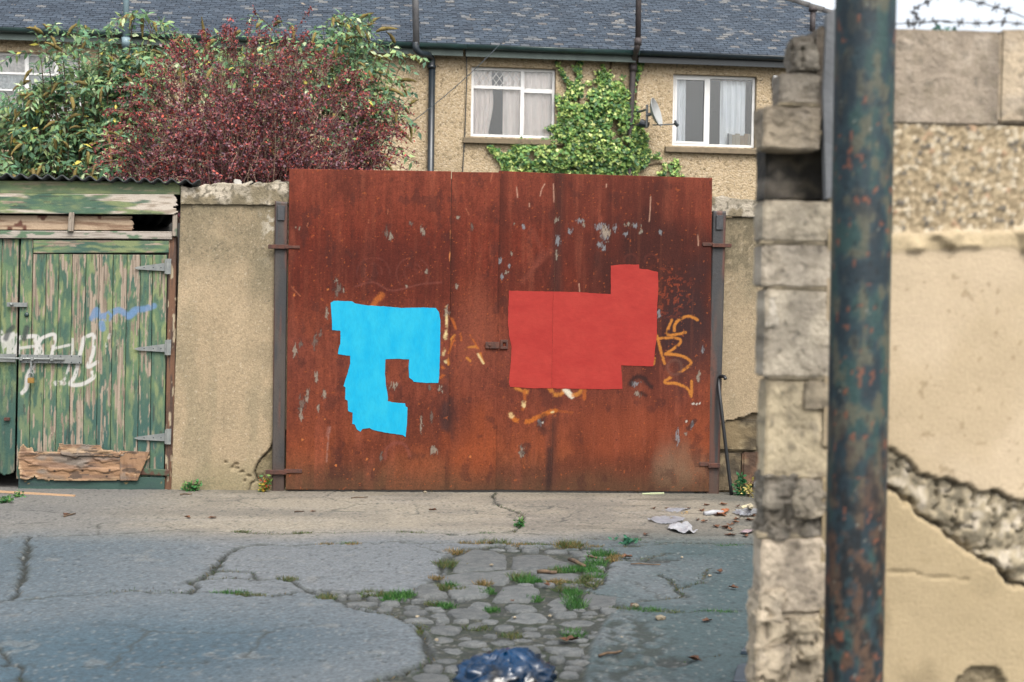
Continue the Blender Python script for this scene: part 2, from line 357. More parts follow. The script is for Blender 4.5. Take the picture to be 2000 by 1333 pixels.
# colours: pale concrete strip along the gate, blue-grey tarmac in front, greenish damp to the right
apron_edge = 9.02 + (fbm(X*1.5, Y*0.2, 3, 8)-0.5)*0.3
ap = sstep(apron_edge-0.35, apron_edge+0.45, Y)
n1 = fbm(X*2.2, Y*2.2, 4, 12); n2 = fbm(X*13, Y*9, 4, 13); n3 = fbm(X*50, Y*50, 2, 14)
LOWER = [gp(*p) for p in [(-300,1180),(-40,1172),(100,1163),(265,1152),(400,1154),(510,1163),(600,1150),(660,1170),(720,1190),(780,1204),(815,1222),(838,1275),(800,1311),(690,1345),(600,1420),(-400,1420)]]
lowm = np.where(inside(wx, wy, LOWER), 1.0, 0.0)*(.25+.75*sstep(0.0, 1.1, pdist(X, Y, LOWER[1:15])))
lowm = np.maximum(lowm, sstep(-0.9, -2.0, X+(n1-0.5))*0.5)
stk = fbm(X*7, Y*34, 3, 16)
tar = mix(mix(np.broadcast_to(G(146,153,158), X.shape+(3,)), G(88,118,134), lowm), G(68,100,118), sstep(0.4, 0.75, n1)*0.5*lowm); tar = mix(tar, G(78,94,102), sstep(0.66, 0.8, stk)*0.35)
scar = sstep(.70, .76, fbm(X*6+2, Y*6, 5, 27)); tar = mix(tar, G(176,176,170), scar*.35)
damp = sstep(0.3, 1.5, X - (Y-7)*0.25 + (n1-0.5)*1.5)
tar = mix(tar, G(74,104,108), damp*0.9)
conc = mix(np.broadcast_to(G(200,189,168), X.shape+(3,)), G(166,158,144), sstep(0.4, 0.75, n1)); conc = mix(conc, G(208,198,182), sstep(0.55, 0.8, fbm(X*1.2, Y*6, 3, 19))*0.6)
conc = mix(conc, G(140,132,112), sstep(10.6, 11.1, Y)*0.9*fbm(X*4, Y*4, 3, 2))
conc = mix(conc, G(112,116,108), sstep(1.6, 3.0, X+(n1-0.5)*1.2)*0.7)
conc = mix(conc, G(140,142,144), sstep(-1.2, -2.4, X+(n1-0.5)*1.2)*0.7)
C = mix(tar, conc, ap)
C = mix(C, G(86,92,78), np.clip(soil, 0, 1)*sstep(0.3, 0.6, n2)); C = mix(C, G(48,54,46), np.clip(crack, 0, 1)*0.95)
bedc = mix(mix(np.broadcast_to(G(62,70,63), X.shape+(3,)), G(46,62,42), sstep(0.4, 0.65, fbm(X*7, Y*7, 3, 23))), G(118,116,100), sstep(0.5, 0.8, n3)*0.6)
C = mix(C, bedc, np.clip(bedk*1.2, 0, 1))
C = mix(C, G(142,146,140), wornm*sstep(0.45, 0.7, kn)*0.6); C = mix(C, G(62,74,66), wornm*sstep(0.42, 0.25, kn)*0.85)
C = mix(C, G(60,66,62), hole*0.85)
oil = sstep(0.62, 0.74, fbm(X*1.6+3, Y*5, 4, 77))*ap*sstep(0.4, 1.4, X); C = mix(C, G(110,104,90), oil*0.6)
fine_ck = (1-sstep(.012, .035, cell_edge(wx*1.7, wy*1.7, 91)))*sstep(.5, .6, fbm(X*1.1+5, Y*1.1, 3, 92))*(1-bedk)
C = mix(C, G(74,80,74), fine_ck*.7)
pd, pid = cells(X*17, Y*9, 93); pit = (1-sstep(.10, .24, pd))*(pid > .62)*(1-bedk); C = mix(C, G(70,82,86), pit*.6); Zg -= pit*.004*dense
pd2, pid2 = cells(X*26+3, Y*15, 94); C = mix(C, G(196,196,190), (1-sstep(.10, .26, pd2))*(pid2 > .72)*.45*(1-ap*.4)); Zg -= fine_ck*.004*dense
C = C*(0.86+0.28*n3)[..., None]*(0.88+0.24*fbm(X*110, Y*60, 2, 15))[..., None]
C[~dense] = G(128,130,124)
M_ground = mat('cracked_lane', vcol=True, rough=0.9, bump=0.006, bscale=45, fine=0.55, fscale=55)
ground = part_np('ground', np.stack([X, Y, Zg], -1).reshape(-1, 3), grid_faces(len(xs), len(ys)), C.reshape(-1, 3), M_ground)
ground['kind'] = 'structure'; tag(ground, 'cracked grey tarmac lane with pale concrete strip along the gate')

# cobbles exposed where the tarmac has worn away
M_cob = mat('cobble_stone', col=tuple(G(148,151,150)), col2=tuple(G(112,119,121)), scale=20, rough=0.9, bump=0.007, bscale=60, vary=0.15, fine=0.3, fscale=90)
def z3(pts): return [(720+x/4, 1020+y/4) for x, y in pts]
TR = [z3(p) for p in [
    [(640,300),(740,245),(860,220),(1000,230),(1060,250),(1090,290),(1075,350),(860,362),(660,370)],
    [(1110,245),(1250,236),(1400,240),(1480,290),(1580,330),(1480,355),(1300,362),(1120,365),(1125,300)],
    [(570,400),(640,380),(900,374),(1190,375),(1190,415),(1120,440),(1060,470),(800,470),(570,470)],
    [(1310,405),(1480,395),(1640,400),(1650,440),(1480,450),(1310,440)], [(330,550),(370,505),(440,482),(540,490),(560,530),(620,565),(520,570),(430,580)],
    [(610,520),(670,492),(740,485),(860,490),(940,505),(935,555),(820,575),(700,580),(630,560)], [(975,595),(1020,540),(1060,500),(1180,495),(1320,520),(1335,565),(1300,600),(1250,612),(1000,608)],
    [(1050,655),(1090,635),(1160,630),(1260,642),(1310,670),(1290,690),(1190,696),(1080,682)], [(775,650),(820,622),(880,612),(945,625),(962,660),(940,684),(800,680)],
    [(600,690),(680,676),(780,675),(890,685),(960,735),(850,748),(690,740)], [(1065,765),(1120,725),(1200,702),(1360,715),(1400,770),(1300,785),(1180,792)],
    [(1395,630),(1440,595),(1510,578),(1590,590),(1560,640),(1420,645)], [(1400,680),(1450,655),(1540,655),(1540,695),(1440,700)], [(1665,620),(1690,560),(1740,512),(1880,518),(1965,560),(1940,620),(1860,655),(1740,662)],
    [(980,830),(1010,798),(1140,800),(1135,838),(1050,845)], [(440,620),(500,596),(610,602),(620,625),(520,632)], [(265,700),(330,675),(440,680),(460,705),(360,718)], [(60,670),(110,642),(180,650),(185,672),(120,682)],
    [(75,628),(150,606),(230,612),(245,632),(160,640)], [(470,720),(540,695),(600,700),(610,725),(530,735)], [(520,770),(580,742),(630,750),(625,778)], [(440,850),(520,815),(640,812),(730,830),(700,875),(560,880)],
    [(750,830),(800,800),(900,790),(890,815),(800,835)], [(700,910),(740,885),(800,890),(800,915)], [(890,890),(930,875),(1000,880),(990,905)], [(1160,870),(1220,845),(1330,850),(1340,880),(1230,885)], [(1440,730),(1500,705),(1610,700),(1620,735),(1500,745)],
    [(1470,790),(1540,755),(1720,748),(1760,790),(1600,810)], [(780,1060),(850,1020),(960,1015),(980,1060),(860,1080)], [(420,1140),(450,1105),(570,1100),(575,1160),(470,1165)], [(590,1150),(610,1105),(760,1100),(800,1140),(700,1165)], [(260,1230),(340,1175),(480,1165),(600,1180),(620,1240),(400,1260)]]]
stones = [[gp(*p) for p in poly] for poly in TR]
cent = [(np.mean([p[0] for p in s]), np.mean([p[1] for p in s]), 0.5*math.hypot(max(p[0] for p in s)-min(p[0] for p in s), max(p[1] for p in s)-min(p[1] for p in s))) for s in stones]
bx0, bx1 = min(p[0] for p in BED), max(p[0] for p in BED); by0, by1 = min(p[1] for p in BED), max(p[1] for p in BED)
tries = 0; small = []
while tries < 9000 and len(small) < 190:
    tries += 1
    cx, cy = random.uniform(bx0, bx1), random.uniform(by0, by1); r = random.choice([0.04, 0.05, 0.06, 0.07, 0.085])*(1.0 if tries < 4500 else 0.65)
    if not inside(np.array([cx]), np.array([cy]), BED)[0] or pdist(np.array([cx]), np.array([cy]), BED+[BED[0]])[0] < r*0.8: continue
    if any(math.hypot(cx-a, (cy-b)) < r*1.05+q*0.88 for a, b, q in cent) or any(math.hypot(cx-a, cy-b) < (r+q)*1.02 for a, b, q in small): continue
    small.append((cx, cy, r)); n = 8; ph = random.uniform(-.25, .25); st = random.uniform(1.0, 1.35)
    sq = lambda t: (abs(math.cos(t))**4+abs(math.sin(t))**4)**-.25
    stones.append([(cx+r*st*sq(k*2*math.pi/n+.39)*.92*math.cos(ph+k*2*math.pi/n+.39)*random.uniform(0.7, 1.12), cy+r/st*sq(k*2*math.pi/n+.39)*.92*math.sin(ph+k*2*math.pi/n+.39)*random.uniform(0.7, 1.12)) for k in range(n)])
for poly in stones:
    poly = smooth_line(poly+[poly[0]], 3)[:-1]; n = len(poly); mx, my = sum(p[0] for p in poly)/n, sum(p[1] for p in poly)/n; poly = [(mx+(p[0]-mx)*f_, my+(p[1]-my)*f_) for p in poly for f_ in [random.uniform(.9, 1.07)]]; cx = sum(p[0] for p in poly)/n; cy = sum(p[1] for p in poly)/n
    R = max(math.hypot(p[0]-cx, p[1]-cy) for p in poly); hgt = random.uniform(-0.009, 0.006)
    tl = (random.uniform(-.05, .05), random.uniform(-.05, .05)); vs = []; fs = []
    for sc_, h in [(1.03, -0.035), (0.99, -0.012), (0.92, hgt-.003), (0.70, hgt)]:
        for (x, y) in poly:
            dx, dy = (x-cx)*sc_, (y-cy)*sc_; vs.append((dx, dy, h+tl[0]*dx+tl[1]*dy+random.uniform(-.0025, .0025)))
    vs.append((0, 0, hgt+0.0005))
    for a in range(3):
        for k in range(n): fs.append((a*n+k, a*n+(k+1) % n, (a+1)*n+(k+1) % n, (a+1)*n+k))
    for k in range(n): fs.append((3*n+k, 3*n+(k+1) % n, 4*n))
    me = bpy.data.meshes.new('cobblestone'); me.from_pydata(vs, [], fs); me.polygons.foreach_set('use_smooth', [True]*len(me.polygons)); me.materials.append(M_cob)
    o = bpy.data.objects.new('cobblestone', me); COLL.objects.link(o); o.parent = ground; o.location = (cx, cy, 0.0)

# ================================================================== TERRACE behind: three houses in a row
WE = on_h(1000, 90, -0.2)[1]                    # eaves height
TANP = math.tan(rad(30)); COSP = math.cos(rad(30)); SINP = math.sin(rad(30))
UA = on_h(-420, 300)[0]; UB = on_h(906, 250)[0]; UC = on_h(1240, 250)[0]; UE = on_h(1890, 126, -0.2)[0]
def pebbledash(name):
    m = bpy.data.materials.new(name); m.use_nodes = True; t = m.node_tree; N = t.nodes; L = t.links; b = N['Principled BSDF']; b.inputs['Roughness'].default_value = 0.9
    tc = N.new('ShaderNodeTexCoord'); vo = N.new('ShaderNodeTexVoronoi'); vo.inputs['Scale'].default_value = 36; L.new(tc.outputs['Object'], vo.inputs['Vector'])
    cr = N.new('ShaderNodeValToRGB'); e = cr.color_ramp; e.elements[0].position = 0.0; e.elements[0].color = (*V(146,128,100,.48), 1); e.elements[1].position = 1; e.elements[1].color = (*V(224,206,174,.48), 1)
    for p, c in [(0.12, V(190,168,132,.48)), (0.55, V(206,184,148,.48)), (0.85, V(214,193,160,.48))]:
        x = e.elements.new(p); x.color = (*c, 1)
    sx = N.new('ShaderNodeSeparateColor'); L.new(vo.outputs['Color'], sx.inputs[0]); L.new(sx.outputs[0], cr.inputs[0])
    no = N.new('ShaderNodeTexNoise'); no.inputs['Scale'].default_value = 1.3; no.inputs['Detail'].default_value = 6; L.new(tc.outputs['Object'], no.inputs['Vector'])
    n2 = N.new('ShaderNodeTexNoise'); n2.inputs['Scale'].default_value = 17; n2.inputs['Detail'].default_value = 3; L.new(tc.outputs['Object'], n2.inputs['Vector'])
    mr = N.new('ShaderNodeMapRange'); mr.inputs[1].default_value = 0.3; mr.inputs[2].default_value = 0.7; mr.inputs[3].default_value = 0.84; mr.inputs[4].default_value = 1.1; L.new(no.outputs[0], mr.inputs[0])
    sp = N.new('ShaderNodeMapRange'); sp.inputs[1].default_value = 0.29; sp.inputs[2].default_value = 0.38; sp.inputs[3].default_value = 0.42; sp.inputs[4].default_value = 1.0; L.new(n2.outputs[0], sp.inputs[0])
    mu = N.new('ShaderNodeMath'); mu.operation = 'MULTIPLY'; L.new(mr.outputs[0], mu.inputs[0]); L.new(sp.outputs[0], mu.inputs[1])
    s = N.new('ShaderNodeVectorMath'); s.operation = 'SCALE'; L.new(cr.outputs[0], s.inputs[0]); L.new(mu.outputs[0], s.inputs['Scale']); L.new(s.outputs[0], b.inputs['Base Color'])
    bp = N.new('ShaderNodeBump'); bp.inputs['Distance'].default_value = 0.012; bp.invert = True; L.new(vo.outputs['Distance'], bp.inputs['Height']); L.new(bp.outputs[0], b.inputs['Normal'])
    return m
M_pebble = pebbledash('pebbledash')
def slate_mat():
    m = bpy.data.materials.new('roof_slate'); m.use_nodes = True; t = m.node_tree; N = t.nodes; L = t.links; b = N['Principled BSDF']; b.inputs['Roughness'].default_value = 0.55
    oi = N.new('ShaderNodeObjectInfo'); ge = N.new('ShaderNodeNewGeometry'); ad = N.new('ShaderNodeMath'); ad.operation = 'ADD'; fr = N.new('ShaderNodeMath'); fr.operation = 'FRACT'
    L.new(oi.outputs['Random'], ad.inputs[0]); L.new(ge.outputs['Random Per Island'], ad.inputs[1]); L.new(ad.outputs[0], fr.inputs[0])
    cr = N.new('ShaderNodeValToRGB'); e = cr.color_ramp; e.elements[0].color = (*G(60,76,94,.27), 1); e.elements[1].position = 1.0; e.elements[1].color = (*G(128,124,122,.30), 1)
    for p, c in [(0.3, G(74,91,109,.27)), (0.6, G(84,102,121,.27)), (0.88, G(94,112,131,.27)), (0.975, G(140,140,138,.40))]:
        x = e.elements.new(p); x.color = (*c, 1)
    L.new(fr.outputs[0], cr.inputs[0])
    tc = N.new('ShaderNodeTexCoord'); gx = N.new('ShaderNodeNewGeometry'); no = N.new('ShaderNodeTexNoise'); no.inputs['Scale'].default_value = 9; no.inputs['Detail'].default_value = 4; L.new(gx.outputs['Position'], no.inputs['Vector'])
    mr = N.new('ShaderNodeMapRange'); mr.inputs[1].default_value = 0.69; mr.inputs[2].default_value = 0.75; L.new(no.outputs[0], mr.inputs[0])
    mx = N.new('ShaderNodeMix'); mx.data_type = 'RGBA'; mx.inputs[7].default_value = (*G(206,190,168,.40), 1); L.new(mr.outputs[0], mx.inputs[0]); L.new(cr.outputs[0], mx.inputs[6]); L.new(mx.outputs[2], b.inputs['Base Color'])
    return m
M_slate = slate_mat()
M_under = mat('roof_felt', tuple(G(40,44,50)), rough=0.9)
M_pvc = mat('white_frame', tuple(V(244,244,242, .60)), tuple(V(232,232,230, .60)), scale=5, rough=0.4)
M_glass = glass_mat('window_glass', (0.95, 0.97, 0.98))
M_sill = mat('concrete_sill', tuple(V(158,140,112)), tuple(V(132,118,96)), scale=9, rough=0.9, bump=0.004)
M_curt = mat('pink_curtain', tuple(V(255,240,230, .96)), tuple(V(246,228,218, .96)), scale=3, rough=0.9, trans=0.12)
M_net = mat('white_curtain', tuple(V(255,255,255, .96)), tuple(V(244,246,250, .96)), scale=3, rough=0.9, trans=0.12)
M_lace = mat('lace_curtain', tuple(V(255,244,236, .92)), tuple(V(196,188,182, .92)), scale=22, rough=0.9, trans=0.2)
M_gutg = mat('green_gutter', tuple(V(52,84,82)), tuple(V(40,64,64)), scale=4, rough=0.4)
M_fasg = mat('grey_green_fascia', tuple(V(112,130,122)), tuple(V(88,106,100)), scale=5, rough=0.6)
M_gutd = mat('dark_gutter', tuple(V(36,52,60)), tuple(V(26,40,48)), scale=4, rough=0.4)
M_room_shade = mat('room_shade', tuple(V(50,70,86)), rough=0.9)
M_book = [mat('book_cover_%s' % n, tuple(V(*c)), rough=0.6) for n, c in [('cream', (226,206,170)), ('tan', (206,166,110)), ('white', (226,222,212)), ('dark', (70,80,88))]]
UL = UA; 
def wall_with_holes(u0, u1, holes):
    """Front wall 0.28 thick with openings (u0, u1, w0, w1), butted strips."""
    mb = MB(); cur = u0; top = WE+0.02
    for (a, b_, c, d) in sorted(holes):
        if a > cur: mb.box(cur, a, 0, 0.28, 0, top)
        mb.box(a, b_, 0, 0.28, 0, c); mb.box(a, b_, 0, 0.28, d, top); cur = b_
    mb.box(cur, u1, 0, 0.28, 0, top); return mb
def house(label, u0, u1, holes, gut, fas, left_gable, hip):
    h = thing('terraced_house', label, 'house', hx(((u0+u1)/2, 0, 0)), 'houses of the terrace')
    mb = wall_with_holes(u0+0.002, u1-0.002, holes)
    mb.box(u0+0.002, u1-0.002, 7.7, 8.0, 0, WE+0.02)
    mb.box(u0+0.002, u0+0.2, 0.28, 7.7, 0, WE+0.02); mb.box(u1-0.2, u1-0.002, 0.28, 7.7, 0, WE+0.02)
    mb.box(u0+0.2, u1-0.2, 0.28, 7.7, WE-3.1, WE-2.95); mb.box(u0+0.2, u1-0.2, 0.28, 7.7, WE-0.3, WE-0.2)
    part('wall', mb, M_pebble, h, xf=hx)
    # roof: felted slab, hipped at the end house, slates laid on it
    rise = 4.2*TANP
    if hip:
        rf = MB().add([(u0, -.2, WE), (u1+.2, -.2, WE), (u1+.2, 8.2, WE), (u0, 8.2, WE), (u0, 4, WE+rise), (u1+.2-4.2, 4, WE+rise)], [(0,1,5,4), (1,2,5), (2,3,4,5), (3,0,4), (3,2,1,0)])
    else:
        rf = MB().add([(u0, -.2, WE), (u1, -.2, WE), (u1, 8.2, WE), (u0, 8.2, WE), (u0, 4, WE+rise), (u1, 4, WE+rise)], [(0,1,5,4), (2,3,4,5), (3,0,4), (1,2,5), (3,2,1,0)])
    roof = part('roof', rf, M_under, h, xf=hx)
    base = ROOT[h]; gauge, sw = 0.100, 0.166
    sm = MB().box(0, sw-0.011, 0, 0.135, 0, 0.013)
    me = bpy.data.meshes.new('slate'); me.from_pydata(sm.v, [], sm.f); me.materials.append(M_slate)
    ax = HU; ay = (HV*COSP+Vector((0, 0, SINP))).normalized(); az = ax.cross(ay)
    rest = MB(); cnt = 0; rowi = 0; s = 0.0; rest_n = int(4.2/COSP/gauge)
    while rowi < rest_n:
        s = rowi*gauge-0.04; off = (rowi % 2)*sw*0.5; v_ = -0.2+s*COSP; w_ = WE+(s+0.0)*SINP
        umax = (u1+.2-(v_+.2)) if hip else u1; u = u0+off-sw*0.5
        while u < umax-0.02:
            ua = max(u, u0)
            if u >= u0-1e-6 and u+sw <= umax:
                tilt = random.gauss(0, 0.006); jit = random.gauss(0, 0.003); lift = 0.010+random.random()*0.004
                M3 = Matrix((ax, ay, az)).transposed().to_4x4() @ Matrix.Rotation(tilt, 4, 'Z') @ Matrix.Rotation(-0.055+random.gauss(0, .01), 4, 'X')
                wp = hx((u, v_, w_))+ay*jit+az*lift
                px_vis = rowi < 27 and cnt < 300 and (u > on_h(-20, 40)[0]) and (u < on_h(1660, 60)[0])
                if px_vis:
                    o = bpy.data.objects.new('slate', me); COLL.objects.link(o); o.parent = roof; o.matrix_local = Matrix.Translation(wp-base) @ M3; cnt += 1
                else:
                    Mx = Matrix.Translation(wp) @ M3; rest.add([Mx @ Vector(p) for p in sm.v], sm.f)
            elif u+sw > u0:   # cut slate at the party line or hip
                a = max(u, u0)-u; b_ = min(u+sw-0.006, umax)-u
                if b_-a > 0.02:
                    M3 = Matrix((ax, ay, az)).transposed().to_4x4() @ Matrix.Rotation(-0.055, 4, 'X'); Mx = Matrix.Translation(hx((u, v_, w_))+az*0.011) @ M3
                    rest.add([Mx @ Vector(p) for p in MB().box(a, b_, 0, 0.135, 0, 0.008).v], sm.f)
            u += sw
        rowi += 1
    o = part('slates_beyond', rest, M_slate, roof); o['kind'] = 'stuff'
    if hip:
        rc = MB(); a = Vector((u1+.2, -.2, WE+.02)); b_ = Vector((u1+.2-4.2, 4, WE+rise+.03)); n = 20
        for k in range(n):
            p = a.lerp(b_, k/n); q = a.lerp(b_, (k+0.97)/n); rc.tube([p, q], [0.075, 0.065], 8)
        o = part('hip_tiles', rc, mat('hip_tile', tuple(G(120,116,112,.40)), tuple(G(90,92,94,.40)), rough=0.8), roof, smooth=True, xf=hx); o['kind'] = 'stuff'
    # gutter and fascia
    gt = MB(); n = 10; prof = [(0.055*math.cos(math.pi+math.pi*k/n), 0.062*math.sin(math.pi+math.pi*k/n)) for k in range(n+1)]; prof = [(-.058, .012)]+prof+[(.058, .012)]
    ue = u1+0.3 if hip else u1; vs = []; N_ = len(prof)
    for uu in (u0, ue): vs += [(uu, -.27+p, WE-0.035+q) for p, q in prof]
    gt.add(vs, [(k, k+1, N_+k+1, N_+k) for k in range(N_-1)])
    go = part('gutter', gt, gut, h, smooth=True, xf=hx); md = go.modifiers.new('thickness', 'SOLIDIFY'); md.thickness = 0.006
    part('fascia', MB().box(u0, ue-0.05, -0.205, -0.175, WE-0.20, WE-0.012), fas, h, xf=hx)
    part('soffit', MB().box(u0, ue-0.05, -0.175, -0.001, WE-0.085, WE-0.065), M_gutd, h, xf=hx)  # dark colour stands in for the shadow under the eaves
    return h
def hole(px0, px1, py0, py1):
    a, b_ = on_h(px0, (py0+py1)/2)[0], on_h(px1, (py0+py1)/2)[0]; m_ = (px0+px1)/2
    return (a, b_, on_h(m_, py1)[1], on_h(m_, py0)[1])
HW_A = hole(-75, 160, 102, 236); HW_B = hole(920, 1085, 132, 269); HW_C = hole(1314, 1477, 147, 287)
houseA = house('pebbledash terraced house behind the butterfly bushes with lace curtained window', UA, UB, [HW_A], M_gutg, M_fasg, True, False)
houseB = house('middle pebbledash terraced house with lattice window and ivy climbing its wall', UB, UC, [HW_B], M_gutg, M_fasg, False, False)
houseC = house('end pebbledash terraced house with two pane white window and dark gutter', UC, UE, [HW_C], M_gutd, M_gutd, False, True)

def curtain(parent, name, ua, ub, w0, w1, m, folds, v=0.2, bulge=None):
    nu, nw = 40, 12; vs = []
    for j in range(nw):
        t = j/(nw-1)
        for i in range(nu):
            s = i/(nu-1); a, b_ = ua, ub
            if bulge: b_ = ub+bulge*math.sin(math.pi*t)**2*0.7 - bulge*0.5*(1-t)
            u = a+(b_-a)*s; vs.append((u, v+0.022*math.sin(s*folds*6.28+1.3*math.sin(t*2))+0.01*math.sin(s*folds*2.3*6.28), w0+(w1-w0)*t))
    return part(name, MB().add(vs, [tuple(f) for f in grid_faces(nu, nw).tolist()]), m, parent, smooth=True, xf=hx)
def window(h, H, mull, bays, sill_over=0.13, sill_h=0.12):
    """H: opening; mull: mullion positions (u); bays: per bay a list of transom heights (w)."""
    a, b_, c, d = H; f = 0.05; v0, v1 = 0.085, 0.145
    fr = MB(); fr.box(a+.003, a+f, v0, v1, c+.003, d-.003); fr.box(b_-f, b_-.003, v0, v1, c+.003, d-.003); fr.box(a+f, b_-f, v0, v1, c+.003, c+f); fr.box(a+f, b_-f, v0, v1, d-f, d-.003)
    w = part('window', fr, M_pvc, h, xf=hx, bevel=0.004)
    edges = [a+f]+mull+[b_-f]
    for m_ in mull: part('mullion', MB().box(m_-.032, m_+.032, v0-.004, v1, c+f, d-f), M_pvc, w, xf=hx, bevel=0.004)
    for k in range(len(edges)-1):
        l = edges[k]+(.032 if k > 0 else 0); r = edges[k+1]-(.032 if k < len(edges)-2 else 0); zs = [c+f]
        for tz, th in bays[k]:
            part('transom', MB().box(l, r, v0-.002, v1, tz-th/2, tz+th/2), M_pvc, w, xf=hx, bevel=0.003); zs += [tz-th/2, tz+th/2]
        zs.append(d-f)
        for q in range(0, len(zs), 2): part('pane', MB().box(l, r, 0.112, 0.118, zs[q], zs[q+1]), M_glass, w, xf=hx)
    part('room_shade_panel', MB().box(a-.4, b_+.4, .8, .83, c-.5, d+.15), M_room_shade, w, xf=hx)  # added dark panel standing in for the unlit room behind the glass
    part('sill', MB().add([(a-sill_over, -.09, c-sill_h), (b_+sill_over, -.09, c-sill_h), (b_+sill_over, .15, c-sill_h), (a-sill_over, .15, c-sill_h), (a-sill_over, -.09, c-.03), (b_+sill_over, -.09, c-.03), (b_+sill_over, .15, c), (a-sill_over, .15, c)],
        [(0,3,2,1),(4,5,6,7),(0,1,5,4),(1,2,6,5),(2,3,7,6),(3,0,4,7)]), M_sill, w, xf=hx, bevel=0.006)
    return w
# left window: lace curtains, small panes
a, b_, c, d = HW_A; mA = on_h(50, 150)[0]; wA1 = on_h(20, 142)[1]; wA2 = on_h(20, 175)[1]; m2 = on_h(108, 150)[0]
wA = window(houseA, HW_A, [mA, m2], [[(wA1, .035), (wA2, .03)]]*3)
curtain(wA, 'curtain', a+.04, b_-.04, c+.04, d-.04, M_lace, 9, 0.2)
# middle window: lattice leaded top light, pink curtains
a, b_, c, d = HW_B; mB = on_h(1021, 200)[0]; tB1 = on_h(970, 170)[1]; tB2 = on_h(1055, 177)[1]
wB = window(houseB, HW_B, [mB], [[(tB1, .055)], [(tB2, .075)]])
curtain(wB, 'curtain', a+.03, on_h(962, 200)[0], c+.04, d-.05, M_curt, 4, 0.2, bulge=0.08); curtain(wB, 'curtain', on_h(985, 200)[0], b_-.03, c+.04, d-.05, M_curt, 7, 0.2)
lt = MB(); l, r, z0, z1 = a+.052, mB-.034, tB1+.03, d-.052; hgt = z1-z0; n = 7; stp = (r-l)/n*1.0
for k in range(-3, n+3):
    for sgn in (1, -1):
        p0 = Vector((l+k*stp, .106, z0 if sgn > 0 else z1)); p1 = Vector((l+k*stp+hgt*0.75, .106, z1 if sgn > 0 else z0))
        t0, t1 = 0.0, 1.0
        if p0.x < l: t0 = (l-p0.x)/(p1.x-p0.x)
        if p1.x > r: t1 = (r-p0.x)/(p1.x-p0.x)
        if t1-t0 > 0.05: lt.tube([p0.lerp(p1, t0), p0.lerp(p1, t1)], 0.006, 4)
part('lattice', lt, M_pvc, wB, xf=hx)['kind'] = 'stuff'
# right window: two panes, white curtains, books on the sill
a, b_, c, d = HW_C; mC = on_h(1385, 215)[0]
wC = window(houseC, HW_C, [mC], [[], []])
sash = MB(); l, r = a+.05, mC-.032
for bx4 in [(l, l+.035, c+.05, d-.05), (r-.035, r, c+.05, d-.05), (l+.035, r-.035, c+.05, c+.085), (l+.035, r-.035, d-.085, d-.05)]: sash.box(bx4[0], bx4[1], .077, .111, bx4[2], bx4[3])
part('sash', sash, M_pvc, wC, xf=hx, bevel=0.003)
curtain(wC, 'curtain', on_h(1322, 215)[0], on_h(1345, 215)[0], c+.04, d-.06, M_net, 2, 0.22); curtain(wC, 'curtain', on_h(1414, 215)[0], on_h(1464, 215)[0], c+.04, d-.06, M_net, 4, 0.24)
ub = on_h(1426, 270)[0]
for k, (wd_, ht, mi) in enumerate([(.03, .2, 3), (.05, .19, 2), (.055, .18, 0), (.09, .2, 0), (.075, .17, 1), (.07, .2, 1), (.05, .2, 0)]):
    o = part('book', MB().box(ub, ub+wd_-.004, .15, .19, c+.055, c+.055+ht), M_book[mi], None, loc=hx((ub, .15, c)), xf=hx, bevel=0.003)
    tag(o, ['thin dark book at the left end of the window sill row', 'white book second from the left on the window sill', 'narrow cream book beside the white one on the window sill', 'wide cream book in the middle of the window sill row',
            'short tan book in the window sill row', 'taller tan book near the right of the window sill row', 'cream book at the right end of the window sill row'][k], 'book', 'books in the right window'); ub += wd_
part('window_board', MB().box(a+.003, b_-.003, .146, .28, c+.02, c+.05), M_pvc, wC, xf=hx)

# pipes
def hp(px, py, v): u, w = on_h(px, py, v); return (u, v, w)
M_pblue = mat('pale_blue_pipe', tuple(V(150,178,188)), tuple(V(128,158,170)), scale=6, rough=0.5)
M_pgrey = mat('grey_pipe', tuple(V(140,140,142)), tuple(V(112,112,116)), scale=6, rough=0.5)
M_pblk = mat('black_pipe', tuple(V(44,56,64)), tuple(V(32,42,50)), scale=6, rough=0.35)
M_pbrn = mat('rusty_iron_pipe', tuple(V(82,72,70)), tuple(V(62,54,56)), scale=14, rough=0.7, bump=0.003)
def stack_pipe(label, parts, loc):
    t = thing('soil_pipe', label, 'pipe', hx(loc), 'vent pipes on the terrace')
    for nm, pts, r, m in parts: part(nm, MB().tube(smooth_line(pts, 5) if len(pts) > 2 else pts, r, 14), m, t, smooth=True, xf=hx)
    return t
def collar(px, py, v, r=.075, h=.05): u, w = on_h(px, py, v); return [(u, v, w-h), (u, v, w+h)]
b1 = hp(252, 100, -.4); stack_pipe('pale blue plastic vent pipe rising above the butterfly bush', [('upper_pipe', [hp(247, -120, -.4), hp(246, 80, -.4)], .05, M_pblue), ('socket', [hp(246, 74, -.4), hp(246, 92, -.4)], .068, M_pblue),
    ('lower_pipe', [hp(246, 84, -.4), hp(246, 125, -.4), hp(250, 134, -.2), (b1[0], -.08, hp(252, 150, -.08)[2]), (b1[0], -.08, 0.0)], .055, M_gutg)], (b1[0], 0, 0))
b2 = hp(843, 200, -.08)[0]; stack_pipe('black downpipe with grey vent stack and offset bend at its top', [('upper_pipe', [hp(809, -120, -.42), hp(813, 88, -.42)], .055, M_pgrey),
    ('bend', [hp(812, 84, -.42), hp(813, 97, -.42), hp(822, 106, -.36), hp(836, 108, -.2), hp(843, 116, -.09), hp(843, 134, -.08)], .058, M_pblk), ('collar', collar(843, 131, -.08, .08, .025), .078, M_pblk), ('lower_pipe', [(b2, -.08, hp(843, 128, -.08)[2]), (b2, -.08, 0.0)], .057, M_pblk)], (b2, 0, 0))
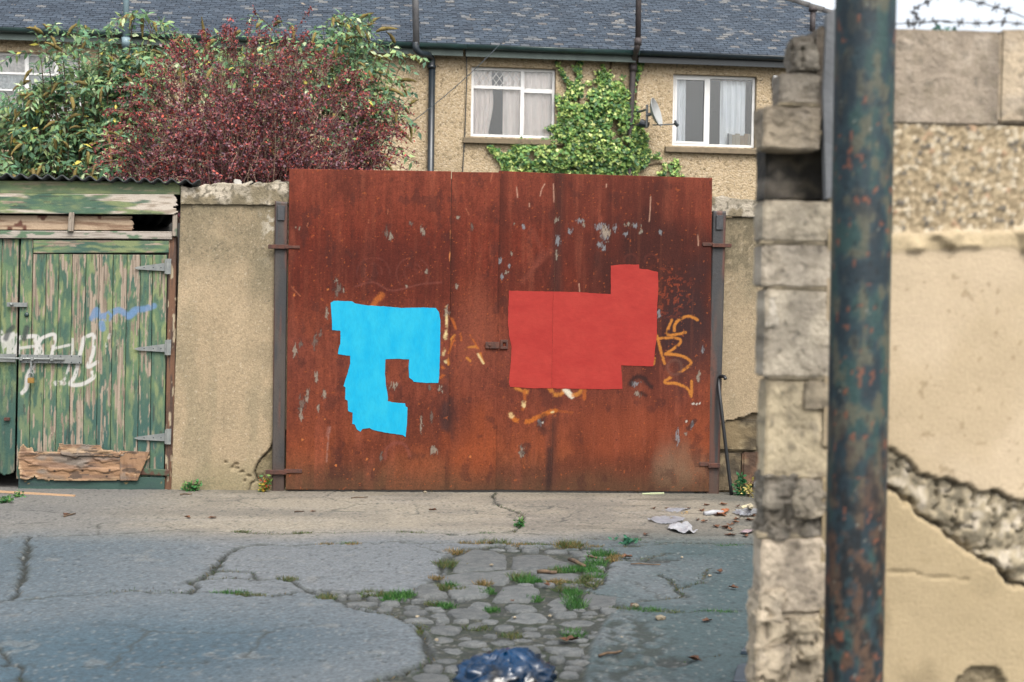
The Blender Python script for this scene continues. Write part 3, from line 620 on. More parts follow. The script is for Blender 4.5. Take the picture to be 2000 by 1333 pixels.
b3 = hp(1232, 300, -.08)[0]; stack_pipe('rusty brown iron stack between the ivy and the satellite dish', [('upper_pipe', [hp(1249, -120, -.4), hp(1246, 85, -.4)], .048, M_pbrn),
    ('collar', collar(1246, 82, -.4, .07, .06), .062, M_pbrn), ('bend', [hp(1246, 84, -.4), hp(1244, 95, -.38), hp(1239, 112, -.2), hp(1237, 130, -.08)], .052, M_pbrn), ('collar', collar(1237, 133, -.08, .07, .06), .068, M_pbrn),
    ('lower_pipe', [hp(1237, 128, -.08), hp(1231, 270, -.08), (b3, -.08, 1.0), (b3, -.08, 0.0)], .052, M_pbrn)], (b3, 0, 0))
rv = Vector((on_h(1587, 60, 0.9)[0], 0.9, WE+1.1*TANP)); t = thing('roof_vent', 'short dark vent pipe standing on the slates near the hip', 'vent', hx(rv))
part('stem', MB().tube([rv-Vector((0, 0, .05)), rv+Vector((0, 0, .38))], .05, 12), M_pbrn, t, smooth=True, xf=hx); part('cap', MB().lathe([(0, .46), (.075, .45), (.08, .38), (.05, .37)], rv, (0, 0, 1), 14), M_pbrn, t, smooth=True, xf=hx)
# cables
o = part('cable', MB().tube([hp(907, 86, -.33), hp(911, 110, -.05), hp(912, 150, -.03), hp(909, 240, -.03), hp(904, 330, -.03), hp(903, 420, -.03)], .009, 5), M_pblk, None, loc=hx((UB, 0, 3)), xf=hx); tag(o, 'thin black cable running down the pebbledash left of the lattice window', 'cable')
pA, pB = on_y(1090, -40, 23.2), on_y(650, 345, 17.0); o = part('overhead_wire', MB().tube([pA.lerp(pB, k/24)-Vector((0, 0, .5*math.sin(math.pi*k/24)*0.5)) for k in range(25)], .006, 5), M_pblk, None, loc=pB); tag(o, 'thin overhead wire slanting down across the roof to the red bush', 'wire')
part_o = part('wall_box', MB().box(*[on_h(1508, 160)[0], on_h(1516, 160)[0]], -.09, -.001, on_h(1512, 172)[1], on_h(1512, 149)[1]), M_pvc, None, loc=hx((on_h(1512, 160)[0], 0, 4)), xf=hx, bevel=0.01); tag(part_o, 'small white box fixed to the pebbledash right of the window', 'junction box')  # plain white box, not a lamp
# satellite dish
dc = Vector(hp(1281, 220, -.55)); t = thing('satellite_dish', 'grey satellite dish on a bracket beside the rusty iron stack', 'dish', hx((dc.x-.2, -.01, dc.z-.2)))
M_dish = mat('dish_grey', tuple(V(206,208,206)), tuple(V(182,186,186)), scale=6, rough=0.5); M_galv = mat('galvanised', tuple(V(150,154,156)), tuple(V(120,124,128)), scale=10, rough=0.45, metal=0.3)
dax = Vector((0.84, -0.46, 0.28)).normalized(); o = part('dish', MB().lathe([(0.001, -.075), (.08, -.068), (.15, -.05), (.20, -.022), (.245, .012), (.25, .016)], dc, dax, 32), M_dish, t, smooth=True, xf=hx); md = o.modifiers.new('thickness', 'SOLIDIFY'); md.thickness = 0.008
low = dc+Vector((0.0, 0, -.235)); tip = Vector(hp(1321, 243, -.75)); part('arm', MB().tube([low+Vector((-.04, .04, .03)), tip], .012, 8), M_galv, t, xf=hx)
part('receiver', MB().tube([tip+Vector((-.03, 0, .03)), tip+Vector((.03, 0, -.03))], .03, 10).tube([tip, tip+Vector((-.02, .01, .06))], .022, 8), M_pblk, t, xf=hx)
part('bracket', MB().tube([dc-dax*.075, dc-dax*.16], .03, 8).tube([dc-dax*.16+Vector((0, 0, .18)), dc-dax*.16+Vector((0, 0, -.2))], .022, 8).tube([dc-dax*.16+Vector((0, 0, -.12)), Vector((dc.x-.22, -.01, dc.z-.16))], .022, 8).tube([dc-dax*.16+Vector((0, 0, .1)), Vector((dc.x-.22, -.01, dc.z+.06))], .022, 8), M_galv, t, xf=hx)
part('clamp', MB().tube([Vector((dc.x-.2, -.34, dc.z-.16)), Vector((dc.x-.1, -.42, dc.z-.2))], [.075, .05], 12), M_pblk, t, xf=hx)

# ================================================================== LANE WALLS left and right of the gate
YW = 11.14
M_render = mat('old_render', vcol=True, rough=0.92, bump=0.005, bscale=90, fine=0.30, fscale=80)
def render_col(X, Z):
    n = fbm(X*1.8, Z*1.8, 4, 41); sp = fbm(X*55, Z*55, 2, 42); big = fbm(X*6, Z*6, 4, 43)
    C = mix(np.broadcast_to(V(190,169,136), X.shape+(3,)), V(156,142,114), sstep(0.38, 0.66, n)); C = mix(C, V(206,184,150), sstep(0.5, 0.8, fbm(X*3, Z*1.2, 3, 47))*0.7)
    g = sstep(1.3, 2.3, Z+(big-0.5)*0.9); C = mix(C, V(128,119,94), g*0.75); C = mix(C, V(150,140,112), sstep(.5, .7, fbm(X*5+3, Z*1.6, 4, 48))*.5)
    C = mix(C, V(88,82,62), (sp > 0.74)*0.55*(0.4+0.6*g)); C = mix(C, V(220,206,180), sstep(.78, .84, fbm(X*85+9, Z*85, 2, 44))*0.5)
    C = mix(C, V(140,136,100), sstep(0.3, 0.0, Z+(big-0.5)*0.3)*0.55)
    return C
M_coping = mat('coping_concrete', vcol=True, rough=0.95, bump=0.008, bscale=70, fine=0.2)
def coping_col(X, Z):
    n = fbm(X*9, Z*9, 4, 51); sp = fbm(X*45, Z*45, 2, 52)
    C = mix(np.broadcast_to(V(228,216,194), X.shape+(3,)), V(164,150,122), sstep(0.42, 0.58, n)); C = mix(C, V(92,86,70), sstep(.60, .68, sp)*0.7); C = mix(C, V(128,118,94), sstep(0.4, 0.7, fbm(X*3, Z*14, 3, 53))*0.6)
    return C
wl = thing('lane_wall', 'rendered wall between the green garage door and the rusty gate', 'wall', on_g(450, 962))
q = [xz(353, 398, YW), xz(568, 402, YW), xz(560, 985, YW), xz(334, 975, YW)]
brk = [xz(*p, YW) for p in [(560,840),(536,862),(520,885),(504,903),(496,922),(500,940),(520,948),(560,952)]]
cr1 = [xz(*p, YW) for p in [(535,860),(528,880),(512,893),(502,908),(496,925),(503,938),(490,945),(486,960)]]
def wl_disp(X, Z):
    k = inside(X, Z, brk); d = k*(0.03+0.03*(fbm(X*22, Z*22, 3, 71)-0.5)); d = d+(1-sstep(0.002, 0.012, pdist(X, Z, cr1)))*0.02
    holes = np.zeros(X.shape)
    for (a, b, r) in [(458,915,.022),(462,908,.016),(472,922,.012),(440,903,.009),(486,930,.012),(478,940,.01)]:
        hx_, hz_ = xz(a, b, YW); holes = np.maximum(holes, 1-sstep(.5, 1.2, np.hypot((X-hx_)*0.7, Z-hz_)/r + (fbm(X*60, Z*60, 2, 5)-.5)))
    return d+holes*0.02+(fbm(X*3, Z*3, 3, 72)-0.5)*0.012+(fbm(X*40, Z*40, 2, 73)-0.5)*0.003
def wl_col(X, Z):
    C = render_col(X, Z); C = mix(C, V(128,116,84), inside(X, Z, brk)*(0.5+0.5*fbm(X*30, Z*30, 2, 6))); C = mix(C, V(60,56,44), (1-sstep(0.001, 0.008, pdist(X, Z, cr1)))*0.7)
    x0 = xz(540, 450, YW)[0]; C = mix(C, V(226,218,198), sstep(0.18, 0.0, np.abs(X-x0))*sstep(1.7, 2.0, Z)*(fbm(X*28, Z*28, 3, 8) > 0.58)*0.8)
    return C
panel('render', q, YW, 0.009, wl_col, M_render, wl, disp=wl_disp, thick=0.22)
q = [xz(353, 358, YW-.02), xz(568, 362, YW-.02), xz(568, 401, YW-.02), xz(353, 399, YW-.02)]
panel('coping', q, YW-.02, 0.008, coping_col, M_coping, wl, disp=lambda X, Z: (fbm(X*9, Z*9, 4, 54)-0.5)*0.03, thick=0.27, topfn=lambda X: (fbm(X*7, X*0, 4, 55)-0.5)*0.07-.02*sstep(xz(405, 358, YW)[0], xz(385, 358, YW)[0], X))
lump = xz(462, 352, YW); rough_block('rubble', lump[0]-.03, lump[0]+.03, YW+.05, YW+.10, lump[1]-.035, lump[1]+.01, mat('white_rubble', tuple(V(226,222,214)), rough=.9), wl, amp=.01, seed=3)

wr = thing('lane_wall', 'rendered wall right of the gate with bare stone at its foot', 'wall', on_g(1500, 965))
YR = 11.16
def right_x(px, py): return xz(px, py, YR)
foot = [right_x(*p) for p in [(1385,835),(1412,830),(1425,820),(1450,820),(1470,808),(1500,812),(1800,800)]]
def wr_keep(X, Z):
    fx = np.array([p[0] for p in foot]); fz = np.array([p[1] for p in foot]); return Z > np.interp(X, fx, fz)+(fbm(X*14, X*0, 3, 81)-0.5)*0.05
xr = 5.2
q = [right_x(1385, 424), (xr, right_x(1385, 424)[1]), (xr, 0.4), (right_x(1385, 900)[0], 0.4)]
def wr_col(X, Z):
    C = render_col(X+9, Z)*0.93; dk = sstep(1.55, 1.75, Z+(fbm(X*6, Z*6, 3, 9)-.5)*.4)*(fbm(X*26, Z*26, 3, 10) > 0.5)*0.5; C = mix(C, V(96,88,66), dk); return C
panel('render', q, YR, 0.012, wr_col, M_render, wr, disp=lambda X, Z: (fbm(X*40, Z*40, 2, 73)-0.5)*0.003+(fbm(X*4, Z*4, 3, 74)-.5)*.008, keep=wr_keep, thick=0.05)
part('core', MB().box(right_x(1385, 900)[0], xr, YR+.052, YR+.25, -.05, right_x(1385, 424)[1]-.002), M_sill, wr)
q = [right_x(1385, 386), (xr, right_x(1385, 386)[1]), (xr, right_x(1385, 423)[1]), right_x(1385, 423)]
panel('coping', q, YR-.02, 0.012, lambda X, Z: coping_col(X+4, Z)*0.82, M_coping, wr, disp=lambda X, Z: (fbm(X*9, Z*9, 4, 54)-0.5)*0.025, thick=0.29, topfn=lambda X: (fbm(X*7+3, X*0, 4, 55)-0.5)*0.05)
M_stone = mat('rubble_stone', vcol=True, rough=0.95, bump=0.006, bscale=60, fine=0.25)
def stone_col(base):
    def f(X, Z):
        n = fbm(X*12, Z*12, 4, 61); C = mix(np.broadcast_to(V(*base), X.shape+(3,)), V(*[c*0.62 for c in base]), sstep(0.4, 0.65, n)); return mix(C, V(176,160,126), (fbm(X*40, Z*40, 2, 62) > .7)*.5)
    return f
for k, (x0, y0, x1, y1, b) in enumerate([(1398,820,1480,882,(140,122,90)), (1398,886,1447,962,(128,112,86)), (1451,884,1540,950,(140,104,78)), (1483,822,1580,880,(136,120,92)), (1543,884,1640,955,(130,114,88)), (1583,822,1690,880,(140,122,90)), (1447,953,1560,968,(120,108,84))]):
    (ax, az), (bx_, bz) = right_x(x0, y0), right_x(x1, y1)
    rough_block('stone', ax, bx_, YR+.008, YR+.08, max(bz, -.03), az, M_stone, wr, amp=.009, seed=90+k, colfn=stone_col(b), round_=.014)

# ================================================================== STEEL POSTS
YG = 11.09
M_post = mat('weathered_steel', vcol=True, rough=0.6, bump=0.002, bscale=60, fine=0.18, metal=0.15)
def post_col(X, Z):
    st = fbm(X*30, Z*1.6, 4, 101); C = mix(np.broadcast_to(V(84,76,70), X.shape+(3,)), V(60,60,62), sstep(0.4, 0.65, fbm(X*9, Z*2, 3, 102))); C = mix(C, V(112,68,52), sstep(0.48, 0.62, st)*0.85); C = mix(C, V(88,66,54), sstep(0.28, 0.1, Z)*0.8)
    return mix(C, V(60,46,40), (fbm(X*40, Z*30, 2, 104) > .76)*.6)
M_rust = mat('rusted_iron', tuple(V(112,64,46)), tuple(V(74,48,40)), scale=30, rough=0.85, bump=0.002, bscale=80)
def post(label, TL, TR, BR, BL, br_top, br_bot, side):
    t = thing('gate_post', label, 'post', (xz(*BL, YG)[0]+.05, YG+.08, 0), 'steel posts of the gate')
    quad = [xz(*p, YG+.012) for p in (TL, TR, BR, BL)]; quad[2] = (quad[2][0], -.02); quad[3] = (quad[3][0], -.02)
    panel('shaft', quad, YG+.012, 0.011, post_col, M_post, t, thick=0.09, stepz=.015)
    (x0, z0), (x1, z1) = xz(*br_top[0], YG), xz(*br_top[1], YG); part('hinge', MB().box(min(x0, x1), max(x0, x1), YG-.02, YG+.010, min(z0, z1), max(z0, z1)), M_rust, t, bevel=.003)
    (x0, z0), (x1, z1) = xz(*br_bot[0], YG), xz(*br_bot[1], YG); part('hinge', MB().box(min(x0, x1), max(x0, x1), YG-.02, YG+.010, min(z0, z1), max(z0, z1)), M_rust, t, bevel=.003)
    cx = (quad[0][0]+quad[1][0])/2; cz = quad[0][1]; part('plate', MB().box(cx-.028, cx+.028, YG-.002, YG+.010, cz-.15, cz-.035), M_post_plain, t, bevel=.003)
    return t
M_post_plain = mat('dark_steel_plate', tuple(V(70,72,76)), tuple(V(50,54,60)), scale=20, rough=.6, bump=.002)
post('weathered steel post at the left edge of the rusty gate', (537,393), (562,395), (555,963), (531,963), ((524,478), (564,487)), ((519,918), (560,927)), -1)
post('weathered steel post at the right edge of the rusty gate', (1393,412), (1418,413), (1404,966), (1379,966), ((1391,476), (1428,484)), ((1383,905), (1406,914)), 1)

# ================================================================== RUSTED SHEET STEEL GATE
M_gate = mat('rusted_sheet', vcol=True, rough=0.85, bump=0.0012, bscale=55, fine=0.34, fscale=95, metal=0.0, spec=0.15)
gx = lambda pts: [xz(px, py, YG) for px, py in pts]
def gate_rust(X, Z, right):
    st = fbm(X*13, Z*1.6, 5, 201); st2 = fbm(X*60, Z*14.0, 3, 202); cl = fbm(X*2.1, Z*2.1, 5, 203); sp = fbm(X*60, Z*60, 2, 204); cl2 = fbm(X*7, Z*5, 4, 205)
    zt = np.clip(Z/2.5, 0, 1)
    C = np.zeros(X.shape+(3,)); stops = [(0.0, V(106,72,50)), (0.05, V(124,76,50)), (0.14, V(140,72,44)), (0.26, V(128,64,44)), (0.45, V(122,62,48)), (0.62, V(108,46,32)), (0.8, V(118,50,34)), (0.9, V(132,62,44)), (1.0, V(138,68,50))]
    for j in range(3): C[..., j] = np.interp(zt, [s[0] for s in stops], [s[1][j] for s in stops])
    C = mix(C, V(156,80,48), sstep(0.52, 0.75, cl)*0.4*sstep(0.9, 0.3, zt)); C = mix(C, V(84,40,32), sstep(0.52, 0.34, cl)*0.5)
    C = mix(C, V(78,36,30), sstep(0.54, 0.78, st)*0.28); C = mix(C, V(156,84,62), sstep(0.42, 0.25, st)*0.35)
    C = C*(0.80+0.40*st2)[..., None]*(0.85+0.3*fbm(X*35, Z*30, 3, 209))[..., None]
    if right:
        cx, cz = xz(1290, 560, YG); d = np.hypot((X-cx)/0.62, (Z-cz)/0.75); C = mix(C, V(64,34,30), (1-sstep(0.45, 1.25, d+(cl2-.5)*.6))*0.85)
        cx, cz = xz(1340, 640, YG); d = np.hypot((X-cx)/0.25, (Z-cz)/0.55); C = mix(C, V(58,44,46), (1-sstep(0.4, 1.1, d+(cl2-.5)*.7))*0.6)
        cx, cz = xz(1330, 915, YG); d = np.hypot((X-cx)/0.3, (Z-cz)/0.28); C = mix(C, V(140,120,98), (1-sstep(0.2, 1.1, d+(cl2-.5)*.9))*0.55)
        cx, cz = xz(1220, 840, YG); d = np.hypot((X-cx)/0.5, (Z-cz)/0.28); C = mix(C, V(158,78,48), (1-sstep(0.2, 1.1, d+(cl2-.5)*.9))*0.5)
        for sx, hw, kk in [(1087, .035, .8), (1077, .02, .5)]:     # dark lap seam
            x0, _ = xz(sx, 600, YG); x0 = x0+(Z-1.2)*0.012; m = np.exp(-((X-x0)/hw)**2)*sstep(0.35, .6, fbm(X*4, Z*2.2, 3, 206)); C = mix(C, V(56,40,38), m*kk*.75)
    else:
        cx, cz = xz(925, 880, YG); d = np.hypot((X-cx)/0.3, (Z-cz)/0.42); C = mix(C, V(162,80,44), (1-sstep(0.2, 1.1, d+(cl2-.5)*.9))*0.6)
        cx, cz = xz(740, 520, YG); d = np.hypot((X-cx)/0.7, (Z-cz)/0.32); C = mix(C, V(84,36,30), (1-sstep(0.3, 1.2, d+(cl2-.5)*.7))*0.6)
        x0, _ = xz(872, 800, YG); m = np.exp(-((X-x0)/.06)**2)*sstep(1.25, .7, Z)*sstep(.25, .5, Z)*sstep(0.4, .6, cl2); C = mix(C, V(70,48,46), m*.8)
        cx, cz = xz(930, 640, YG); d = np.hypot((X-cx)/0.2, (Z-cz)/0.4); C = mix(C, V(150,82,60), (1-sstep(0.3, 1.2, d+(cl2-.5)*.7))*0.5)
    for sx, side, kk in ((878, 1, .45), (970, 1, .5)):                 # tone steps at the laps: shade beside the edges, painted into the rust
        x0 = xz(sx, 640, YG)[0]+(Z-1.25)*.014; d = (X-x0); C = mix(C, V(62,34,28), np.exp(-np.clip(d, 0, 9)/.05)*(d > -.004)*kk*sstep(.3, .55, fbm(X*5, Z*3, 3, 211)))
    sk = fbm(X*42, Z*1.3, 4, 212); C = mix(C, V(74,36,28), sstep(.58, .74, sk)*.2*sstep(.3, .9, Z)); C = mix(C, V(150,84,60), sstep(.40, .28, sk)*.14)
    C = mix(C, V(96,72,52), sstep(0.24, 0.02, Z+(cl2-.5)*.15)*0.55)
    C = mix(C, V(70,40,36), sstep(.66, .74, fbm(X*11+3, Z*7, 4, 207))*0.4)
    C = mix(C, V(182,96,52), (sp > 0.83)*0.55); C = mix(C, V(50,30,28), (fbm(X*80, Z*80, 2, 208) > .85)*.5)
    return C
def stroke(C, X, Z, pts, hw, col, k=1.0, soft=1.0, seed=1, smooth=True, gaps=0.0):
    P = gx(pts); P = smooth_line(P, 6) if smooth and len(P) > 2 else P
    xs_, zs_ = [p[0] for p in P], [p[1] for p in P]
    bb = (X > min(xs_)-.1) & (X < max(xs_)+.1) & (Z > min(zs_)-.1) & (Z < max(zs_)+.1)
    if not bb.any(): return C
    d = pdist(X[bb], Z[bb], P)+(fbm(X[bb]*70, Z[bb]*70, 2, seed)-.5)*hw*.7; m = (1-sstep(hw*(1-.5*soft), hw*(1+.5*soft), d))*k
    if gaps > 0: m = m*sstep(gaps-.1, gaps+.1, fbm(X[bb]*18, Z[bb]*18, 3, seed+3))
    C[bb] = mix(C[bb], col, m); return C
def flake(C, X, Z, px, py, w, h, col, seed=0, thr=.5):       # worn fleck of old paint, w x h in photo px
    x0, z0 = xz(px, py, YG); a, b = w*.68/249, h*.68/249; bb = (np.abs(X-x0) < a*1.5) & (np.abs(Z-z0) < b*1.5)
    if not bb.any(): return C
    d = np.hypot((X[bb]-x0)/a, (Z[bb]-z0)/b); m = sstep(thr-.06, thr+.06, fbm(X[bb]*120, Z[bb]*42, 3, 301+seed)+(.56-d)*.5)
    dk = sstep(thr-.2, thr+.05, fbm(X[bb]*120, Z[bb]*42, 3, 301+seed)+(.72-d)*.5)
    C[bb] = mix(C[bb], V(64,46,42), dk*.35); C[bb] = mix(C[bb], col, m*.7); return C
GREY = V(164,154,138); COOL = V(150,154,158)
LF = [(755,455,9,20),(768,452,10,24),(763,462,7,14),(803,438,8,10),(826,450,8,22),(834,440,7,16),(660,566,12,22),(656,548,6,8),(794,558,6,9),(868,553,6,14),(638,610,7,22),(668,610,5,18),(615,668,10,26),(611,690,8,34),(618,735,7,16),(588,672,8,14),(576,685,9,26),
      (587,735,8,44),(589,790,11,30),(601,775,9,24),(588,812,7,22),(585,842,5,18),(622,795,6,18),(633,770,6,16),(626,650,5,14),(833,815,8,22),(822,828,7,26),(842,812,7,18),(770,752,18,12),(705,912,7,16),(744,893,8,18),(672,568,4,8),(872,610,8,26),(868,575,5,16),(893,560,8,12),(895,425,6,9),(922,445,6,16),(950,455,4,9),
      (860,760,9,14),(838,757,9,9),(847,880,10,18),(865,850,8,26),(690,738,18,10),(578,445,4,8),(585,447,4,8),(680,415,3,5),(560,575,3,6),(833,530,5,10)]
RF = [(1005,437,6,8),(1022,443,6,8),(1040,441,6,9),(1088,430,12,10),(1112,452,9,16),(1090,470,9,20),(1087,500,7,18),(1086,515,8,12),(1134,431,16,8),(1139,440,8,12),(1172,443,18,12),(1182,458,14,28),(1190,475,10,18),(1172,478,8,10),(1201,447,7,14),(1226,438,13,10),(1242,440,9,9),(1258,438,13,12),(1252,453,9,18),(1290,453,9,10),(1222,458,9,8),
      (1000,495,6,8),(997,503,6,8),(995,520,6,8),(988,533,8,8),(980,540,6,8),(976,510,5,14),(1124,455,7,8),(1180,485,7,10),(1287,612,6,22),(1365,735,7,18),(1372,685,6,14),(1367,470,4,10),(1245,770,14,10),(1240,750,22,10),(1056,825,10,12),(1019,880,9,22),(1335,838,9,20),(1324,855,8,26),(1340,848,6,10),(1352,830,8,14)]
CIRC = lambda cx, cy, r, a0, a1: [(cx+r*math.cos(a0+(a1-a0)*k/10), cy+r*math.sin(a0+(a1-a0)*k/10)) for k in range(11)]
OR = V(206,132,58); ORD = V(184,98,44); PALE = V(232,206,150)
def left_col(X, Z):
    C = gate_rust(X, Z, False); pk = V(148,86,74)
    for i, (a, b, w, h) in enumerate(LF):
        if i % 4 != 1: C = flake(C, X, Z, a, b, w, h, GREY if i % 3 else V(120,108,98), i, .5)
    for cx in (729, 806):
        C = stroke(C, X, Z, CIRC(cx, 535, 32, 2.4, 6.9), .006, pk, .2, 1.8, 5, gaps=.4); C = stroke(C, X, Z, CIRC(cx, 532, 17, 1.8, 6.5), .006, pk, .2, 1.8, 6, gaps=.4); C = stroke(C, X, Z, CIRC(cx+2, 533, 7, 1.8, 6.5), .005, pk, .18, 1.8, 7, gaps=.4)
    C = stroke(C, X, Z, [(694,560),(730,552),(765,568),(820,556),(862,552)], .007, pk, .35, 1.6, 8); C = stroke(C, X, Z, [(752,895),(756,876),(770,866),(790,868),(800,890)], .012, pk, .4, 1.6, 9)
    C = stroke(C, X, Z, [(729,597),(738,585),(745,577)], .022, V(186,104,48), .8, 1.2, 11)
    for pts, hw, c in [([(872,653),(869,680),(865,697),(872,708)], .011, PALE), ([(874,700),(876,712)], .010, OR), ([(880,672),(882,662),(888,655)], .009, OR), ([(900,652),(901,665)], .008, ORD), ([(910,682),(930,678),(938,695),(944,709)], .010, OR), ([(932,690),(944,710)], .008, PALE),
                       ([(877,615),(885,628),(890,642)], .010, ORD), ([(861,716),(868,722),(869,730),(860,738)], .010, ORD), ([(872,600),(872,640),(868,660)], .010, PALE), ([(912,700),(918,705)], .010, OR), ([(888,660),(876,690)], .008, ORD), ([(918,655),(940,690)], .006, ORD)]:
        C = stroke(C, X, Z, pts, hw, c, .85, 1.1, 12, gaps=.42)
    C = stroke(C, X, Z, [(645,835),(641,860),(638,902)], .006, V(170,126,112), .6, 1.4, 13, gaps=.35); C = stroke(C, X, Z, [(643,836),(640,850)], .014, V(160,110,98), .5, 1.4, 14)
    for pts in [[(880,450),(879,480),(878,505)], [(879,495),(878,510)]]: C = stroke(C, X, Z, pts, .004, V(222,140,84), .8, 1.2, 15, False, .45)
    for pts in [[(569,560),(586,578)], [(720,430),(720,436)], [(910,408),(916,420)], [(758,410),(757,418)], [(602,436),(600,442)], [(962,338),(958,355)]]: C = stroke(C, X, Z, pts, .004, V(186,112,82), .6, 1.2, 16, False)
    for (a, b) in [(640,566),(575,577),(590,859),(635,819),(716,898),(656,909),(730,917),(918,892)]: C = flake(C, X, Z, a, b, 4, 4, V(222,130,70), 3, .4)
    return C
def right_col(X, Z):
    C = gate_rust(X, Z, True)
    for i, (a, b, w, h) in enumerate(RF):
        if i % 5 != 2: C = flake(C, X, Z, a, b, w, h, COOL if i % 3 else GREY, 50+i, .48)
    C = flake(C, X, Z, 1183, 455, 12, 22, V(178,160,140), 4, .40)
    for pts, hw, c, k in [([(1362,625),(1345,618),(1327,625),(1318,635),(1317,646)], .011, OR, .95), ([(1312,626),(1304,654),(1339,650)], .010, OR, .95), ([(1283,656),(1290,682),(1298,710)], .011, OR, .9), ([(1284,662),(1317,660),(1330,667),(1318,680),(1299,692)], .010, OR, .9),
                          ([(1299,692),(1330,695),(1350,708),(1337,722),(1298,746),(1322,750),(1343,760),(1350,774)], .011, OR, .95), ([(1351,745),(1351,760),(1350,775)], .011, OR, .9), ([(1277,712),(1279,700)], .008, OR, .8),
                          ([(996,810),(1008,821),(1031,824),(1049,816),(1070,807),(1085,803)], .017, V(198,112,44), .85), ([(1085,803),(1118,806)], .010, ORD, .4), ([(1010,757),(1022,763),(1027,766)], .020, OR, .85), ([(1024,765),(1025,785),(1021,800)], .012, V(186,100,44), .7), ([(1023,786),(1023,793)], .015, PALE, .9),
                          ([(1074,758),(1082,770),(1096,769),(1102,760)], .018, OR, .85), ([(1104,762),(1110,768),(1117,774)], .020, V(238,228,206), .95), ([(1120,772),(1130,770),(1136,760)], .016, OR, .8), ([(1142,758),(1141,778)], .013, ORD, .8), ([(997,810),(999,813)], .018, PALE, .8), ([(1077,806),(1081,805)], .008, PALE, .9)]:
        C = stroke(C, X, Z, pts, hw, c, k, 1.0, 21, True, .30)
    for cx in (1232, 1272): C = stroke(C, X, Z, CIRC(cx, 510, 13, 3.0, 6.5), .008, V(112,56,46), .4, 1.4, 22)
    C = stroke(C, X, Z, CIRC(1248, 752, 16, 3.2, 6.0)+[(1272,756)], .018, V(44,32,32), .8, 1.4, 23); C = stroke(C, X, Z, [(1252,768),(1262,773)], .014, V(40,30,30), .7, 1.4, 24, False)
    C = stroke(C, X, Z, [(1062,815),(1056,830),(1062,844)], .03, V(58,38,36), .6, 1.4, 25); C = stroke(C, X, Z, [(1020,872),(1032,868),(1030,880),(1020,885)], .018, V(60,40,38), .6, 1.4, 26); C = stroke(C, X, Z, [(1344,838),(1358,822)], .016, V(52,40,38), .7, 1.3, 27)
    C = stroke(C, X, Z, [(1075,880),(1073,920),(1071,955)], .022, V(60,40,36), .7, 1.4, 28, gaps=.3); C = stroke(C, X, Z, CIRC(1318, 718, 14, 0, 6.28), .012, V(122,86,74), .4, 1.4, 29)
    for pts in [[(1271,385),(1270,410),(1268,433)], [(1009,366),(1011,386)], [(1055,383),(1058,370),(1064,360)], [(1185,360),(1184,366)], [(1131,555),(1132,570)], [(1081,360),(1082,395)], [(1363,455),(1364,480)], [(1034,398),(1034,404)]]: C = stroke(C, X, Z, pts, .0045, V(206,160,136), .75, 1.2, 30, False, .3)
    for pts in [[(1040,450),(1054,478)], [(1020,550),(1075,490)], [(1045,520),(1060,490)]]: C = stroke(C, X, Z, pts, .02, V(140,74,58), .4, 1.6, 31, False)
    m = (fbm(X*40, Z*40, 3, 33) > .62)*(1-sstep(.1, .28, np.hypot(X-xz(1300, 570, YG)[0], Z-xz(1300, 570, YG)[1]))); C = mix(C, V(168,76,48), m*.45)
    for i, (a, b) in enumerate([(1360,790),(1368,788),(1353,789),(1340,824),(1060,826),(1392,820)]): C = flake(C, X, Z, a, b, 5, 4, V(232,222,206), i, .42)
    return C
M_blue = mat('sky_blue_paint', tuple(V(8,186,234,.44)), tuple(V(40,198,237,.44)), scale=7, rough=0.6, bump=0.0012, bscale=40, fine=0.07, fscale=26, stretch=(1.6, 1, .8), spec=.15)
M_red = mat('red_paint', tuple(V(186,56,50,.42)), tuple(V(196,66,57,.42)), scale=5, rough=0.65, bump=0.001, bscale=40, fine=0.07, fscale=24, stretch=(1, 1, 1.8), spec=.15)
leafL = thing('gate_leaf', 'left rusted steel gate leaf with a big sky blue painted patch', 'gate', (xz(560, 958, YG)[0], YG, 0), 'leaves of the rusty gate')
YL = YG-.012
qa = [xz(565, 330, YL), xz(881, 335, YL), xz(876, 958, YL), xz(558, 957, YL)]; qb = [(qa[1][0]+.006, xz(881, 336, YL)[1]), xz(976, 337, YL), xz(968, 958, YL), (qa[2][0]-.004, qa[2][1])]
panel('steel_sheet', qa, YL, 0.0052, left_col, M_gate, leafL, thick=.003); panel('steel_sheet', qb, YL+.0045, 0.0052, left_col, M_gate, leafL, thick=.003)
leafR = thing('gate_leaf', 'right rusted steel gate leaf with a red painted patch and orange scrawl', 'gate', (xz(1385, 961, YG)[0], YG, 0), 'leaves of the rusty gate')
YRt = YG+.002
qc = [xz(974, 334, YRt), xz(1086, 339, YRt), xz(1077, 959, YRt), xz(966, 957, YRt)]; qd = [(qc[1][0]+.0005, qc[1][1]), xz(1391, 348, YRt), xz(1385, 961, YRt), (qc[2][0]+.0005, qc[2][1])]
panel('steel_sheet', qc, YRt, 0.0052, right_col, M_gate, leafR, thick=.003); panel('steel_sheet', qd, YRt, 0.0052, right_col, M_gate, leafR, thick=.003)
for lf, q0, q1, yy in ((leafL, qa, qb, YL), (leafR, qc, qd, YRt)):      # welded angle frame behind the sheets
    fr = MB(); xa, xb = q0[3][0]+.03, q1[2][0]-.03; zt = min(q0[0][1], q1[1][1])-.05; zb = .06
    for bxx in [(xa, xb, zt-.05, zt), (xa, xb, zb, zb+.05), (xa, xb, 1.2, 1.25), (xa, xa+.05, zb+.05, 1.2), (xb-.05, xb, zb+.05, 1.2), (xa, xa+.05, 1.25, zt-.05), (xb-.05, xb, 1.25, zt-.05)]: fr.box(bxx[0], bxx[1], yy+.009, yy+.05, bxx[2], bxx[3])
    part('frame', fr, M_rust, lf)
